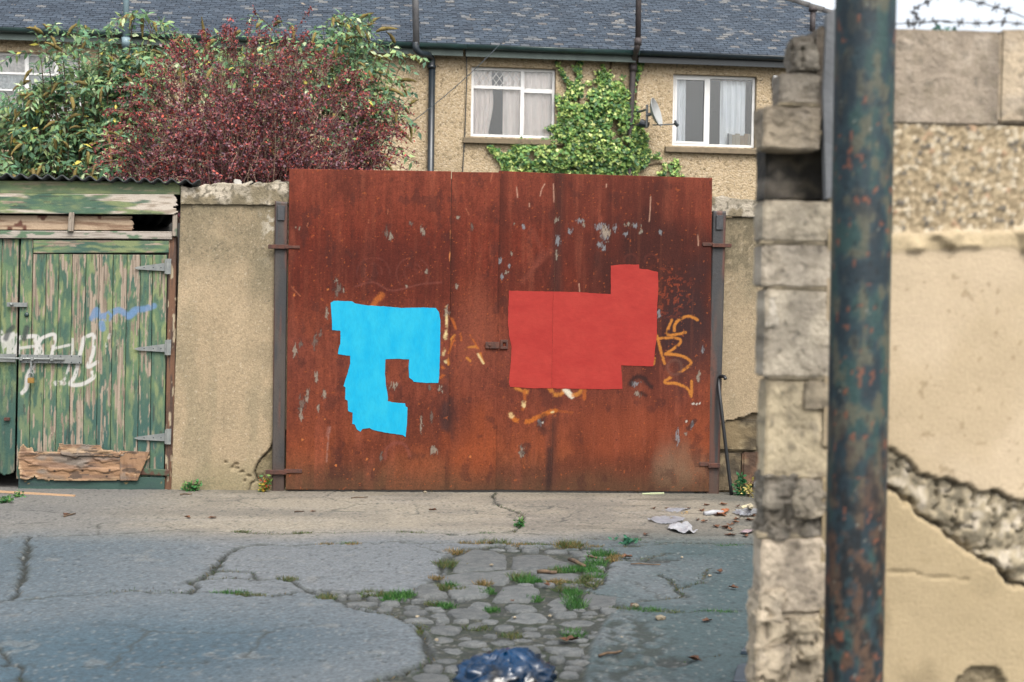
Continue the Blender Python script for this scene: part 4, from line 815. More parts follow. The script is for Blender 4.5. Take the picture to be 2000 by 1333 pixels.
BLUE = [(646,592),(652,588),(688,589),(693,593),(718,597),(752,599),(785,602),(821,601),(851,602),(857,610),(860,626),(860,640),(859,699),(858,737),(856,748),(833,748),(808,746),(805,742),(799,738),(798,716),(799,702),(775,701),(753,702),(752,729),(754,755),(757,770),(758,780),(757,784),(775,787),(791,788),(792,794),(796,796),(795,824),(793,844),(792,854),(787,850),(752,845),(729,840),(722,836),(708,838),(704,843),(697,839),(693,829),(688,828),(689,806),(680,803),(679,783),(674,780),(675,757),(671,754),(678,732),(684,711),(684,695),(679,695),(660,692),(661,682),(665,671),(665,646),(649,645),(648,626)]
part('blue_paint_patch', MB().prism(wob(gx(BLUE), .016, .0022, 4), YL-.0035, YL-.0003), M_blue, leafL)['label'] = 'sky blue paint patch'
RED = [(994,568),(1036,569),(1082,570),(1126,571),(1160,573),(1193,575),(1193,519),(1215,517),(1248,517),(1249,525),(1266,527),(1285,532),(1286,562),(1283,608),(1283,655),(1279,686),(1276,716),(1240,715),(1213,714),(1216,760),(1177,761),(1138,760),(1075,759),(1036,759),(996,756),(994,747),(997,716),(999,678),(994,653),(992,626)]
def clip_x(poly, xc, left):                      # part of an outline on one side of the lap seam
    out = []
    for i in range(len(poly)):
        p, q = poly[i], poly[(i+1) % len(poly)]; a = (p[0] <= xc) == left; b = (q[0] <= xc) == left
        if a: out.append(p)
        if a != b: t = (xc-p[0])/(q[0]-p[0]); out.append((xc, p[1]+(q[1]-p[1])*t))
    return out
for side in (True, False):
    part('red_paint_patch', MB().prism(wob(clip_x(gx(RED), xz(1079, 660, YG)[0]+(-.0008 if side else .0008), side), .012, .0028 if side else .0028, 9), YRt-.0035, YRt-.0003), M_red, leafR)['label'] = 'red paint patch left of the lap seam' if side else 'red paint patch right of the lap seam'
hs0, hs1 = xz(948, 668, YG), xz(972, 681, YG); part('hasp', MB().box(hs0[0], hs1[0]+.012, YL-.012, YL-.003, hs1[1], hs0[1]), M_rust, leafL, bevel=.002)
part('seam_strip', MB().box(qa[1][0]-.03, qa[1][0]+.04, YL+.0085, YL+.0088, .12, qa[1][1]-.11), M_rust, leafL)  # added backing strip, stops light through the seam below its top
kn = xz(957, 674, YG); part('bolt_head', MB().lathe([(0, .012), (.009, .010), (.010, 0)], (kn[0], YL-.012, kn[1]), (0, -1, 0), 10), M_rust, leafL)
hs0, hs1 = xz(977, 664, YG), xz(992, 682, YG); part('hasp', MB().box(hs0[0], hs1[0], YRt-.016, YRt-.001, hs1[1], hs1[1]+.02).box(hs0[0], hs1[0], YRt-.016, YRt-.001, hs0[1]-.02, hs0[1]).box(hs0[0], hs0[0]+.02, YRt-.016, YRt-.001, hs1[1]+.02, hs0[1]-.02).box(hs1[0]-.015, hs1[0], YRt-.016, YRt-.001, hs1[1]+.02, hs0[1]-.02), M_rust, leafR, bevel=.002)
for lf, pts, yy in ((leafL, [(556,480,586,486), (555,916,590,924)], YL), (leafR, [(1372,474,1392,481), (1366,903,1384,911)], YRt)):
    for (a, b, c_, d_) in pts:
        (x0, z0), (x1, z1) = xz(a, b, YG), xz(c_, d_, YG); part('hinge_strap', MB().box(x0, x1, yy-.010, yy-.001, z1, z0), M_rust, lf, bevel=.002)
# black rod leaning on the right post
p0 = on_g(1428, 962); p0.y = 11.0; p1 = on_y(1408, 732, 11.05)
r0 = on_y(1429, 962, 11.03); r0.z = 0.0; r1 = on_y(1409, 800, 11.03); r2 = on_y(1404, 742, 11.1); r3 = on_y(1414, 736, 11.05); r4 = on_y(1417, 741, 11.03)
o = part('iron_rod', MB().tube(smooth_line([r0, r1, r2, r3, r4], 6), [.014]*25, 8), mat('black_iron', tuple(V(30,34,38)), rough=.5), None, loc=r0, smooth=True); tag(o, 'thin black hooked rod leaning beside the right gate post', 'rod')

# ================================================================== GARAGE on the left
YF = 11.15
M_peel = mat('peeling_green_paint', vcol=True, rough=0.75, bump=0.003, bscale=70, fine=0.18, fscale=190)
DG, MG, YGc, TEAL, WOOD, WOOD2 = V(66,104,84), V(104,136,96), V(160,170,112), V(56,100,90), V(186,168,148), V(140,124,106)
def peel(X, Z, woodness=0.0, horiz=False, teal=0.0, seed=0):
    a, b = (Z, X) if horiz else (X, Z)           # a across the grain, b along it
    n1 = fbm(a*26+seed, b*6, 5, 401); n2 = fbm(a*46, b*9+seed, 5, 402); st = fbm(a*75+seed*3, b*5.0, 5, 403); pa = fbm(a*26, b*7+seed*2, 5, 404)
    C = mix(np.broadcast_to(DG, X.shape+(3,)), MG, sstep(0.34, 0.62, n1)); C = mix(C, YGc, sstep(0.44, 0.66, n2)*0.7); C = mix(C, TEAL, np.clip(sstep(0.5, 0.62, fbm(a*11+7, b*5, 4, 405))*0.6+teal, 0, 1))
    w = sstep(0.60-woodness*.8, 0.65-woodness*.8, st*0.55+pa*0.45); gr = fbm(a*120, b*4, 3, 406)
    C = mix(C, mix(np.broadcast_to(WOOD, X.shape+(3,)), WOOD2, sstep(.4, .7, gr)), w)
    C = mix(C, V(58,56,46), (fbm(a*90+4, b*5, 3, 407) > .74)*.6)
    return C
gx_ = lambda px, py: xz(px, py, YF)
gar = thing('garage', 'timber fronted garage with corrugated roof edge and peeling green boards', 'garage', (gx_(100, 960)[0], YF, 0))
def rect(x0, y0, x1, y1, yy=YF): return [xz(x0, y0, yy), xz(x1, y0+(x1-x0)*.006, yy), xz(x1, y1+(x1-x0)*.006, yy), xz(x0, y1, yy)]
panel('fascia_board', rect(-300, 352, 353, 377), YF-.02, .010, lambda X, Z: mix(peel(X, Z, -.02, True, 0.0, 3), V(160,176,124), np.full(X.shape, .35)), M_peel, gar, thick=.03)
panel('fascia_board', rect(-300, 377, 350, 416), YF-.03, .007, lambda X, Z: mix(peel(X, Z, -.1, True, 0, 5), mix(np.broadcast_to(V(226,214,198), X.shape+(3,)), V(176,160,140), sstep(.45, .75, fbm(X*9, Z*90, 3, 411))), sstep(.46, .56, fbm(X*2.2, Z*16, 4, 412)+np.clip((X+2.7)*.22, -.1, .22))), M_peel, gar, thick=.03,
      keep=lambda X, Z: X < gx_(349, 400)[0]-.045*np.clip(fbm(X*3, Z*80, 2, 413)*2.2-.9, 0, 1))
panel('infill_board', rect(-300, 419, 266, 447), YF+.02, .006, lambda X, Z: mix(mix(np.broadcast_to(V(206,180,150), X.shape+(3,)), V(150,118,92), sstep(.45, .75, fbm(X*5, Z*60, 4, 415))), V(110,62,40), sstep(.66, .75, fbm(X*14, Z*9, 3, 416))), M_peel, gar, thick=.02,
      keep=lambda X, Z: X < gx_(266, 430)[0]-.05*fbm(X*2, Z*70, 3, 417))
panel('rail', rect(-300, 449, 336, 464), YF-.012, .007, lambda X, Z: mix(mix(np.broadcast_to(V(196,186,174), X.shape+(3,)), V(140,128,114), sstep(.45, .7, fbm(X*5, Z*120, 4, 418))), V(100,130,100), sstep(.66, .72, fbm(X*8, Z*30, 3, 419))), M_peel, gar, thick=.05)
wcol = lambda X, Z: mix(mix(np.broadcast_to(V(176,162,146), X.shape+(3,)), V(110,98,84), sstep(.45, .7, fbm(X*120, Z*4, 4, 421))), V(90,110,86), sstep(.6, .7, fbm(X*20, Z*12, 3, 422)))
panel('batten', [gx_(137, 416), gx_(147, 416), gx_(145, 453), gx_(134, 453)], YF-.04, .006, wcol, M_peel, gar, thick=.03)
panel('batten', [gx_(338, 420), gx_(347, 420), gx_(346, 462), gx_(337, 462)], YF-.02, .006, wcol, M_peel, gar, thick=.03)
jcol = lambda X, Z: mix(mix(np.broadcast_to(V(126,86,58), X.shape+(3,)), V(82,58,44), sstep(.4, .65, fbm(X*90, Z*5, 4, 423))), V(196,180,150), sstep(.6, .66, fbm(X*40, Z*9, 3, 424)))
panel('door_jamb', [gx_(329, 464), gx_(343, 462), gx_(340, 958), gx_(321, 960)], YF+.012, .007, jcol, M_peel, gar, thick=.09)
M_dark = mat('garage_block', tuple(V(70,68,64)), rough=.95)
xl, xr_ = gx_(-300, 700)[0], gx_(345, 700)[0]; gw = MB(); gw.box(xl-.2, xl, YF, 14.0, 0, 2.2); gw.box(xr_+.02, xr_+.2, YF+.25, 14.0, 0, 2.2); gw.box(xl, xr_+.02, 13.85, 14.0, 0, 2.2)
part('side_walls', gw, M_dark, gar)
# corrugated roof sheet sloping back
zt = gx_(100, 350)[1]; xe = xz(391, 352, YF-.1)[0]; pitch = 25.6/F_PX*YF; vs = []; ncol = 340; x0 = xl-.3; rows = [YF-.10, YF+.06, 12.4, 14.1]
for yy in rows:
    for i in range(ncol):
        xe_ = xe-max(0, yy-YF)*.26; x = x0+(xe_-x0)*i/(ncol-1); z = zt+.016*math.cos(2*math.pi*(x-xe)/pitch+.6)+(YF-yy)*.07-(x-gx_(100, 350)[0])*0.012
        vs.append((x, yy, z))
o = part('roof_sheet', MB().add(vs, [tuple(f) for f in grid_faces(ncol, 4).tolist()]), mat('dark_corrugated_sheet', tuple(V(44,52,56)), tuple(V(70,74,74)), scale=14, rough=.8), gar, smooth=True)
md = o.modifiers.new('thickness', 'SOLIDIFY'); md.thickness = .009; md.offset = 0
part('floor', MB().box(xl, xr_, YF+.1, 13.85, -.02, .006), M_dark, gar)

# right door leaf: ledged boards
YD = YF+.005
dr = thing('garage_door', 'green planked garage door with white scrawl and splintered plywood patch', 'door', (gx_(330, 960)[0], YD, 0))
WH = V(224,222,216); BLs = V(110,150,196)
WST = [([(5,662),(28,657),(31,690)], .03, .8), ([(14,664),(20,690)], .03, .7), ([(37,660),(66,657),(74,663),(70,690),(64,714),(54,734),(51,757),(43,768)], .017, .9), ([(77,668),(83,660),(106,654),(104,677),(100,697)], .014, .9), ([(40,680),(72,676)], .012, .7), ([(70,665),(80,690)], .022, .8), ([(109,680),(137,674)], .011, .75), ([(141,663),(140,690),(129,734),(118,748),(108,752)], .011, .7),
       ([(163,660),(160,677),(154,700),(146,734),(137,751),(160,751),(182,738),(180,728)], .016, .85), ([(171,657),(183,656),(181,691),(171,717),(189,708)], .015, .85), ([(214,654),(206,677)], .012, .5), ([(0,650),(10,690)], .02, .6), ([(56,736),(60,728)], .03, .6), ([(108,748),(125,749)], .017, .6)]
BST = [([(180,622),(188,606),(194,618),(214,614),(232,606),(252,618),(262,606),(280,604),(300,598)], .025, .7), ([(198,632),(200,642)], .026, .7), ([(210,622),(216,612)], .03, .6), ([(250,618),(262,610)], .028, .6)]
def door_col(seed, woodness, horiz=False):
    def f(X, Z):
        tl = sstep(1.0, .25, Z)*.55; C = peel(X, Z, woodness+.05*sstep(1.0, 1.7, Z), horiz, tl, seed)
        for pts, hw, k in WST+BST:
            P = [gx_(*p) for p in pts]; P = smooth_line(P, 5) if len(P) > 2 else P; d = pdist(X, Z, P); nz = fbm(X*40, Z*16, 3, 431)
            C = mix(C, WH if (pts, hw, k) in WST else BLs, (1-sstep(hw*.6, hw*1.25, d))*min(1, k*1.15)*sstep(.26, .38, nz))
        for pts in [[(24,640),(14,650),(10,662)], [(52,640),(46,662)]]:
            P = [gx_(*p) for p in pts]; C = mix(C, V(44,54,58), (1-sstep(.01, .03, pdist(X, Z, P)))*.8)
        return C
    return f
ed = [40, 64, 90, 115, 141, 168, 194, 221, 248, 274, 298, 326]; sl_ = lambda x, y: x-(y-490)*(.022-.008*(x/330))
top = lambda x: 496+x*.008
for k in range(len(ed)-1):
    a, b = ed[k]+.5, ed[k+1]-.6; t_ = top(a) if k > 0 else 467
    quad = [gx_(a, t_), gx_(b, t_), gx_(sl_(b, 936), 936), gx_(sl_(a, 936), 936)]
    panel('plank', quad, YD+random.uniform(0, .004), .0065, door_col(k*1.7, [.02, .03, .05, .05, .11, .12, .10, .10, .06, .02, -.02][k]), M_peel, dr, thick=.022)
panel('top_rail', [gx_(65, 469), gx_(329, 471), gx_(329, 494), gx_(65, 495)], YD-.006, .008, door_col(31, -.02, True), M_peel, dr, thick=.03)
part('backing', MB().box(gx_(sl_(40, 936), 936)[0]+.01, gx_(320, 600)[0], YD+.03, YD+.05, gx_(100, 930)[1], gx_(100, 480)[1]), M_dark, dr)
tealc = lambda X, Z: mix(mix(np.broadcast_to(V(52,90,80), X.shape+(3,)), V(44,74,72), sstep(.4, .7, fbm(X*5, Z*30, 4, 441))), V(168,140,84), (fbm(X*22, Z*40, 3, 442) > .76)*.8)
panel('kickboard', [gx_(37, 928), gx_(322, 933), gx_(321, 962), gx_(36, 961)], YD-.014, .008, tealc, M_peel, dr, thick=.02)
PLY = [gx_(*p) for p in [(38,884),(42,872),(50,868),(56,876),(64,872),(68,880),(96,882),(112,880),(118,868),(160,868),(196,870),(202,876),(240,882),(292,882),(294,892),(288,900),(280,898),(276,908),(268,912),(268,938),(238,938),(150,940),(92,938),(74,936),(70,930),(64,932),(56,938),(40,936),(40,920),(37,905)]]
def ply_col(X, Z):
    C = mix(mix(np.broadcast_to(V(176,136,100), X.shape+(3,)), V(140,108,84), sstep(.4, .65, fbm(X*4, Z*22, 4, 451))), V(140,132,122), sstep(.55, .65, fbm(X*3+4, Z*7, 3, 452))*.8)
    e = pdist(X, Z, PLY+[PLY[0]]); C = mix(C, V(206,174,136), (1-sstep(.004, .03, e+(fbm(X*30, Z*30, 2, 453)-.5)*.03))*.8); C = mix(C, V(74,58,46), (fbm(X*7, Z*45, 4, 454) > .68)*.8)
    for (a, b) in [(109,919),(163,919),(210,930),(216,918)]:
        x0, z0 = gx_(a, b); C = mix(C, V(60,44,36), (1-sstep(.006, .012, np.hypot(X-x0, Z-z0))))
    return C
PLYw = wob(PLY, .02, .006, 7)
panel('plywood_patch', [gx_(34, 864), gx_(298, 864), gx_(298, 944), gx_(34, 944)], YD-.036, .0055, ply_col, M_peel, dr, keep=lambda X, Z: inside(X, Z, PLYw), thick=.014, disp=lambda X, Z: (fbm(X*6, Z*30, 3, 455)-.5)*.016-.01*sstep(.6, .7, fbm(X*8, Z*26, 3, 456)))['label'] = 'splintered brown plywood patch'
SPL = wob([gx_(*p) for p in [(116,866),(198,868),(204,877),(240,884),(236,892),(160,890),(150,896),(120,886)]], .015, .005, 3)
panel('plywood_flake', [gx_(112, 862), gx_(244, 862), gx_(244, 900), gx_(112, 900)], YD-.05, .0055, lambda X, Z: ply_col(X+.3, Z)*.9, M_peel, dr, keep=lambda X, Z: inside(X, Z, SPL), thick=.006, disp=lambda X, Z: (fbm(X*9, Z*30, 3, 457)-.5)*.03)
panel('plywood_flake', [gx_(236, 880), gx_(294, 882), gx_(270, 938), gx_(236, 938)], YD-.046, .006, lambda X, Z: ply_col(X+.7, Z)*.95, M_peel, dr, thick=.008, disp=lambda X, Z: (fbm(X*30, Z*9, 3, 458)-.5)*.02)
panel('strap', [gx_(268, 914), gx_(331, 917), gx_(331, 930), gx_(268, 927)], YD-.024, .008, lambda X, Z: mix(np.broadcast_to(V(74,100,74), X.shape+(3,)), V(96,62,44), sstep(.5, .62, fbm(X*20, Z*20, 3, 461))), M_peel, dr, thick=.008)
M_zinc = mat('zinc_plate', tuple(V(176,180,176)), tuple(V(146,152,152)), scale=24, rough=.45, metal=.35)
for yy in (523, 681, 855):                       # tee hinges
    hp_ = part('hinge', MB().prism([gx_(262, yy+1), gx_(270, yy-2), gx_(323, yy-9), gx_(323, yy+7), gx_(270, yy+4)], YD-.020, YD-.014), M_zinc, dr, bevel=.001)
    part('hinge_plate', MB().prism([gx_(325, yy-17), gx_(335, yy-17), gx_(334, yy+13), gx_(324, yy+13)], YD-.020, YD-.010), M_zinc, hp_, bevel=.001)
    kx, kz = gx_(324, yy-16); kx2, kz2 = gx_(323.5, yy+12); part('knuckle', MB().tube([(kx, YD-.022, kz), (kx2, YD-.022, kz2)], .006, 8), M_zinc, hp_)
    for sx in (282, 300, 315): sxx, szz = gx_(sx, yy); part('screw', MB().lathe([(0, .003), (.004, .002), (.005, 0)], (sxx, YD-.020, szz), (0, -1, 0), 8), M_pblk, hp_)
bp0 = gx_(-90, 692); bp1 = gx_(161, 708); xg = gx_(34, 700)[0]; zc = gx_(60, 701)[1]
bl = part('bolt', MB().tube([(gx_(-80, 700)[0], YD-.046, zc+.004), (gx_(128, 701)[0], YD-.046, zc)], .0085, 10), M_zinc, dr, smooth=True)
part('bolt_plate', MB().box(xg+.03, bp1[0], YD-.030, YD-.024, zc-.032, zc+.032), M_zinc, bl, bevel=.001)
for a in (44, 66, 104): ax, az = gx_(a, 700); part('bolt_staple', MB().box(ax-.012, ax+.012, YD-.060, YD-.030, zc-.014, zc+.014), M_zinc, bl, bevel=.003)
for a in (42, 56, 74, 96, 120, 141, 157):
    for dz in (-.023, .023): ax, _ = gx_(a, 700); part('screw', MB().lathe([(0, .003), (.004, .002), (.005, 0)], (ax, YD-.030, zc+dz), (0, -1, 0), 8), M_pblk, bl)
kb = gx_(52, 615); part('lock_cylinder', MB().lathe([(0, .014), (.012, .013), (.017, .009), (.018, 0)], (kb[0], YD-.002, kb[1]), (0, -1, 0), 16), M_gutg, dr, smooth=True)
(a0, a1), (b0, b1_) = gx_(14, 591), gx_(54, 600); ht = part('hasp', MB().box(a0, b0, YD-.02, YD-.012, b1_, a1), M_zinc, dr, bevel=.001)
kx, kz = gx_(24, 595); part('hasp_staple', MB().lathe([(0, .028), (.012, .024), (.014, 0)], (kx, YD-.02, kz), (0, -1, 0), 12), M_zinc, ht, smooth=True)
# padlock hanging on the bolt
lx, lz = gx_(63.5, 742); pl = thing('padlock', 'small brass padlock hanging from the silver bolt', 'padlock', (lx, YD-.05, lz))
part('body', MB().box(lx-.024, lx+.024, YD-.062, YD-.040, lz-.024, lz+.018), mat('brass', tuple(V(204,160,84)), tuple(V(176,134,66)), scale=20, rough=.4, metal=.4), pl, bevel=.003, seg=2)
part('shackle', MB().tube([(lx-.015, YD-.05, lz+.012)]+[(lx-.015*math.cos(math.pi*k/8), YD-.05, lz+.035+.02*math.sin(math.pi*k/8)) for k in range(9)]+[(lx+.015, YD-.05, lz+.012)], .0042, 8), M_zinc, pl, smooth=True)
part('bolt_tab', MB().box(lx-.006, lx+.006, YD-.052, YD-.046, lz+.05, zc-.008), M_zinc, dr)

# left door leaf, mostly out of the picture
dl = thing('garage_door', 'dark green left garage door leaf with rotted bottom at picture edge', 'door', (gx_(-250, 960)[0], YD, 0))
ex = [-290, -262, -236, -210, -184, -158, -130, -104, -78, -50, -24, 3, 36]
for k in range(len(ex)-1):
    a, b = ex[k]+.5, ex[k+1]-.6; bot = 928+3*(k % 2) if k == len(ex)-2 else 920-4*(k % 3)
    panel('plank', [gx_(a, 467), gx_(b, 467), gx_(sl_(b, bot), bot), gx_(sl_(a, bot), bot)], YD+.012+.003*(k % 2), .0065, (lambda s: (lambda X, Z: mix(door_col(s, .0)(X, Z), V(40,84,72), sstep(1.3, .3, Z)*.55)))(50+k), M_peel, dl, thick=.02,
          keep=(lambda bz, ax, bx_: (lambda X, Z: Z > bz+.03*(np.abs((X-(ax+bx_)/2)/(bx_-ax))*2)**3+.012*fbm(X*60, X*0, 2, 5)))(gx_(a, bot)[1], gx_(sl_(a, bot), bot)[0], gx_(sl_(b, bot), bot)[0]))
part('backing', MB().box(gx_(-280, 700)[0], gx_(22, 700)[0], YD+.036, YD+.05, gx_(0, 900)[1], gx_(0, 480)[1]), M_dark, dl)
part('keeper_plate', MB().box(gx_(-70, 700)[0], gx_(30, 700)[0], YD-.006, YD+.006, zc-.028, zc+.034), M_zinc, dl, bevel=.001)
part('handle', MB().box(gx_(8, 816)[0], gx_(19, 816)[0], YD-.014, YD+.010, gx_(13, 822)[1], gx_(13, 816)[1]), M_rust, dl, bevel=.002)

# ================================================================== NEAR WALL on the right, with broken block pier, and the steel pole before it
YN = 3.60
nx_ = lambda px, py: xz(px, py, YN)
nw = thing('boundary_wall', 'broken concrete block wall with patchy cream render close on the right', 'wall', (1.4, YN+.1, 0))
M_blk = mat('concrete_block', vcol=True, rough=.95, bump=.006, bscale=90, fine=.2, fscale=160)
def blk(base, seed, k=.43):
    def f(X, Z):
        n = fbm(X*14, Z*14, 4, 500+seed); C = mix(np.broadcast_to(V(base[0]*1.14, base[1]*1.13, base[2]*1.15, k), X.shape+(3,)), V(base[0]*.96, base[1]*.95, base[2]*.97, k), sstep(.42, .68, n)); C = mix(C, V(236,222,202), sstep(.6, .75, fbm(X*22, Z*22, 3, 510+seed))*.4); C = mix(C, V(150,138,116), sstep(.56, .72, fbm(X*34, Z*34, 4, 515+seed))*.5)
        return mix(C, V(84,80,70), sstep(.66, .74, fbm(X*60, Z*60, 3, 520+seed))*.5)
    return f
PIER = [  # x0, y0, x1, y1 in the photo, colour, roughness, front offset
    (1551,66,1632,140,(134,128,114),.014,.02), (1527,140,1625,204,(164,156,138),.006,.01), (1493,206,1600,291,(172,160,136),.010,.0),
    (1492,391,1640,474,(190,180,156),.003,.0), (1490,477,1640,562,(198,188,166),.003,.0), (1496,565,1640,738,(204,194,170),.0035,.0),
    (1500,742,1640,936,(204,190,156),.007,.010), (1497,936,1640,1050,(150,143,126),.016,.016), (1489,1048,1640,1196,(212,198,172),.006,.0), (1477,1198,1640,1345,(210,196,166),.012,-.004),
    (1492,926,1556,992,(150,143,126),.018,-.006), (1551,940,1612,1010,(188,178,154),.016,-.010), (1495,985,1550,1052,(128,122,108),.018,-.004), (1563,1000,1634,1048,(120,115,102),.016,.0), (1481,1150,1530,1215,(214,200,172),.014,-.008), (1541,1205,1600,1290,(206,192,162),.016,-.014), (1477,1260,1540,1345,(200,186,158),.018,-.012), (1556,80,1600,135,(150,144,128),.014,.0), (1499,575,1520,640,(206,198,178),.006,-.004), (1571,745,1625,800,(176,164,138),.010,-.002)]
M_mort = mat('smeared_mortar', tuple(V(214,198,166,.46)), tuple(V(186,172,146,.46)), scale=30, rough=.95, bump=.008, bscale=80)
for k, (x0, x1, yj) in enumerate([(1484,1640,475), (1500,1640,563), (1500,1640,739), (1520,1625,205), (1480,1600,1048)]):
    (ax, az), (bx_, bz) = nx_(x0, yj-5), nx_(x1, yj+5); rough_block('mortar', ax, bx_, YN+.0015, YN+.06, bz, az, M_mort, nw, amp=.004, step=.012, seed=670+k, round_=.003)
PIER += []
for k, (x0, y0, x1, y1, c, amp, off) in enumerate(PIER):
    (ax, az), (bx_, bz) = nx_(x0, y0), nx_(x1, y1)
    rough_block('block', ax, bx_, YN+off, YN+.10, bz-.001, az-.001, M_blk, nw, amp=amp, step=.012, seed=600+k, colfn=blk(c, k, .56), round_=.005, ax=7)
(ax, az), (bx_, bz) = nx_(1514, 291), nx_(1640, 391); rough_block('block', ax, bx_+.05, YN+.09, YN+.20, bz, az+.05, M_blk, nw, amp=.008, step=.02, seed=640, colfn=blk((66,64,58), 40))  # backing block coloured dark to paint shade into the hole
ax = nx_(1478, 1345)[0]; bz = nx_(1467, 1345)[1]; zz = bz
k = 0
while zz > 0.0:
    z1_ = zz-.215; rough_block('block', ax+.01*(k % 2), nx_(1640, 1300)[0], YN, YN+.10, max(z1_, -.02)+.004, zz-.004, M_blk, nw, amp=.014, step=.03, seed=650+k, colfn=blk((190,178,150), 50+k)); zz = z1_; k += 1
# blocks that carry the top
for k, (x0, x1, y0, y1, c) in enumerate([(1600,1953,50,240,(168,156,136)), (1957,2330,56,242,(206,190,160)), (2334,2700,54,240,(176,164,142))]):
    (ax, az), (bx_, bz) = nx_(x0, y0), nx_(x1, y1); rough_block('block', ax, bx_, YN+.004, YN+.2, bz-.01, az, M_blk, nw, amp=.003, step=.014, seed=660+k, colfn=blk(c, 60+k), round_=.007)
# rendered face: roughcast band, ledge, smooth cream render, bare broken band, render again
M_face = mat('cream_render', vcol=True, rough=.93, bump=.003, bscale=110, fine=.10, fscale=120)
UPc = [nx_(*p) for p in [(1600,870),(1738,881),(1762,890),(1780,905),(1792,930),(1830,942),(1880,945),(1925,962),(1960,972),(2010,977),(2200,985),(2700,990)]]
LOc = [nx_(*p) for p in [(1600,930),(1740,955),(1770,985),(1800,1008),(1838,1026),(1855,1048),(1890,1070),(1920,1098),(1945,1108),(1965,1130),(2000,1152),(2100,1210),(2400,1280),(2700,1300)]]
def zi(X, L): return np.interp(X, [p[0] for p in L], [p[1] for p in L])
z_rc0, z_rc1 = nx_(1850, 246)[1], nx_(1850, 452)[1]; z_led = nx_(1850, 490)[1]
BULGE = [nx_(*p) for p in [(1868,1333),(1880,1315),(1910,1302),(1945,1305),(1965,1333),(1965,1360),(1868,1360)]]
def nf(X, Z):
    j = (fbm(X*26, Z*26, 4, 701)-.5)*.04; up = zi(X, UPc)+j; lo = zi(X, LOc)+j*1.2; bare = sstep(-.004, .006, up-Z)*sstep(-.004, .006, Z-lo)
    rc = sstep(-.01, .01, Z-z_rc1+(fbm(X*10, Z*10, 3, 702)-.5)*.03); led = sstep(-.006, .004, Z-z_led+(fbm(X*11, Z*5, 4, 703)-.5)*.05)*(1-rc)
    return up, lo, bare, rc, led
def face_disp(X, Z):
    up, lo, bare, rc, led = nf(X, Z); cd, ci = cells(X*76, Z*76, 705); peb = (.85-cd)*.75+.25*ci
    rg = np.abs(fbm(X*20, Z*20, 4, 716)-.5); d = bare*(.014+.034*(fbm(X*24, Z*24, 4, 706)-.5)+.022*(1-sstep(.0, .05, rg))); d = d+rc*(.010-.008*sstep(.2, .8, peb))-led*(.003+.030*sstep(.42, .62, fbm(X*8+1, Z*12, 3, 707))); d = d+(1-sstep(.002, .010, np.abs(Z-lo)))*.035+(1-sstep(.001, .006, np.abs(Z-up)))*.02
    hl = np.array(inside(X+(peb-.5)*.02, Z, BULGE), float); d = d+hl*(.02+.02*(peb-.5))
    low = [nx_(*p) for p in [(1730,1120),(1780,1116),(1800,1125),(1840,1128),(1890,1132)]]; d = d+(1-sstep(.001, .004, pdist(X, Z, low)))*.008
    return d+(fbm(X*5, Z*5, 3, 708)-.5)*.012
def face_col(X, Z):
    up, lo, bare, rc, led = nf(X, Z); n = fbm(X*4, Z*4, 4, 711); cd, ci = cells(X*76, Z*76, 705); peb = ci; sp = fbm(X*46, Z*46, 2, 712)
    C = mix(np.broadcast_to(V(230,209,176), X.shape+(3,)), V(216,195,160), sstep(.4, .7, n)); C = mix(C, V(160,138,104), (sp > .80)*.5); C = mix(C, V(198,178,138), (Z < lo)*.8)
    C = mix(C, V(170,152,118), (Z < lo)*sstep(.5, .75, fbm(X*6, Z*6, 4, 713))*.8)
    pc = mix(mix(np.broadcast_to(V(212,192,156), X.shape+(3,)), V(190,170,136), sstep(.4, .2, peb)), V(232,218,190), sstep(.62, .75, peb)); pc = mix(pc, V(104,98,90), (ci > .92)*.85); pc = mix(pc, V(186,130,84), ((ci > .88) & (ci < .92))*.6); pc = mix(pc, V(156,138,108), sstep(.42, .7, cd)*.85); C = mix(C, pc, rc)
    bn = fbm(X*44, Z*44, 4, 726); rg = np.abs(fbm(X*20, Z*20, 4, 716)-.5); bc = mix(mix(np.broadcast_to(V(194,180,150), X.shape+(3,)), V(146,136,114), sstep(.5, .38, bn)), V(222,210,188), sstep(.56, .68, bn)); bc = mix(bc, V(92,88,78), (1-sstep(.0, .03, rg))*.7); C = mix(C, bc, bare); C = mix(C, V(216,196,156), led*.8)
    ck = np.maximum((1-sstep(.001, .007, np.abs(Z-lo)))*sstep(.35, .5, fbm(X*9, Z*9, 2, 717)), (1-sstep(.001, .004, np.abs(Z-up)))*.8); C = mix(C, V(44,42,38), ck)
    C = mix(C, V(110,102,84), np.array(inside(X+(peb-.5)*.02, Z, BULGE), float)*.6)
    return C
xw = np.concatenate([np.arange(nx_(1612, 700)[0], nx_(2080, 700)[0], .0055), np.arange(nx_(2080, 700)[0]+.02, 3.6, .03)]); zw = np.arange(-.02, nx_(1850, 241)[1], .0065)
Xw, Zw = np.meshgrid(xw, zw); o = part_np('render', np.stack([Xw, YN+face_disp(Xw, Zw), Zw], -1).reshape(-1, 3), grid_faces(len(xw), len(zw)), face_col(Xw, Zw).reshape(-1, 3), M_face, nw)
part('core', MB().box(nx_(1641, 700)[0], 3.6, YN+.085, YN+.205, -.02, nx_(1850, 246)[1]), M_dark, nw)
(ax, az) = nx_(1612, 25); part('render_sliver', MB().prism([nx_(1614, 30), nx_(1640, 10), nx_(1640, 380), nx_(1612, 390), nx_(1606, 180)], YN-.008, YN+.02), mat('pale_mortar', tuple(V(160,164,168)), tuple(V(140,144,148)), rough=.9, bump=.004), nw)

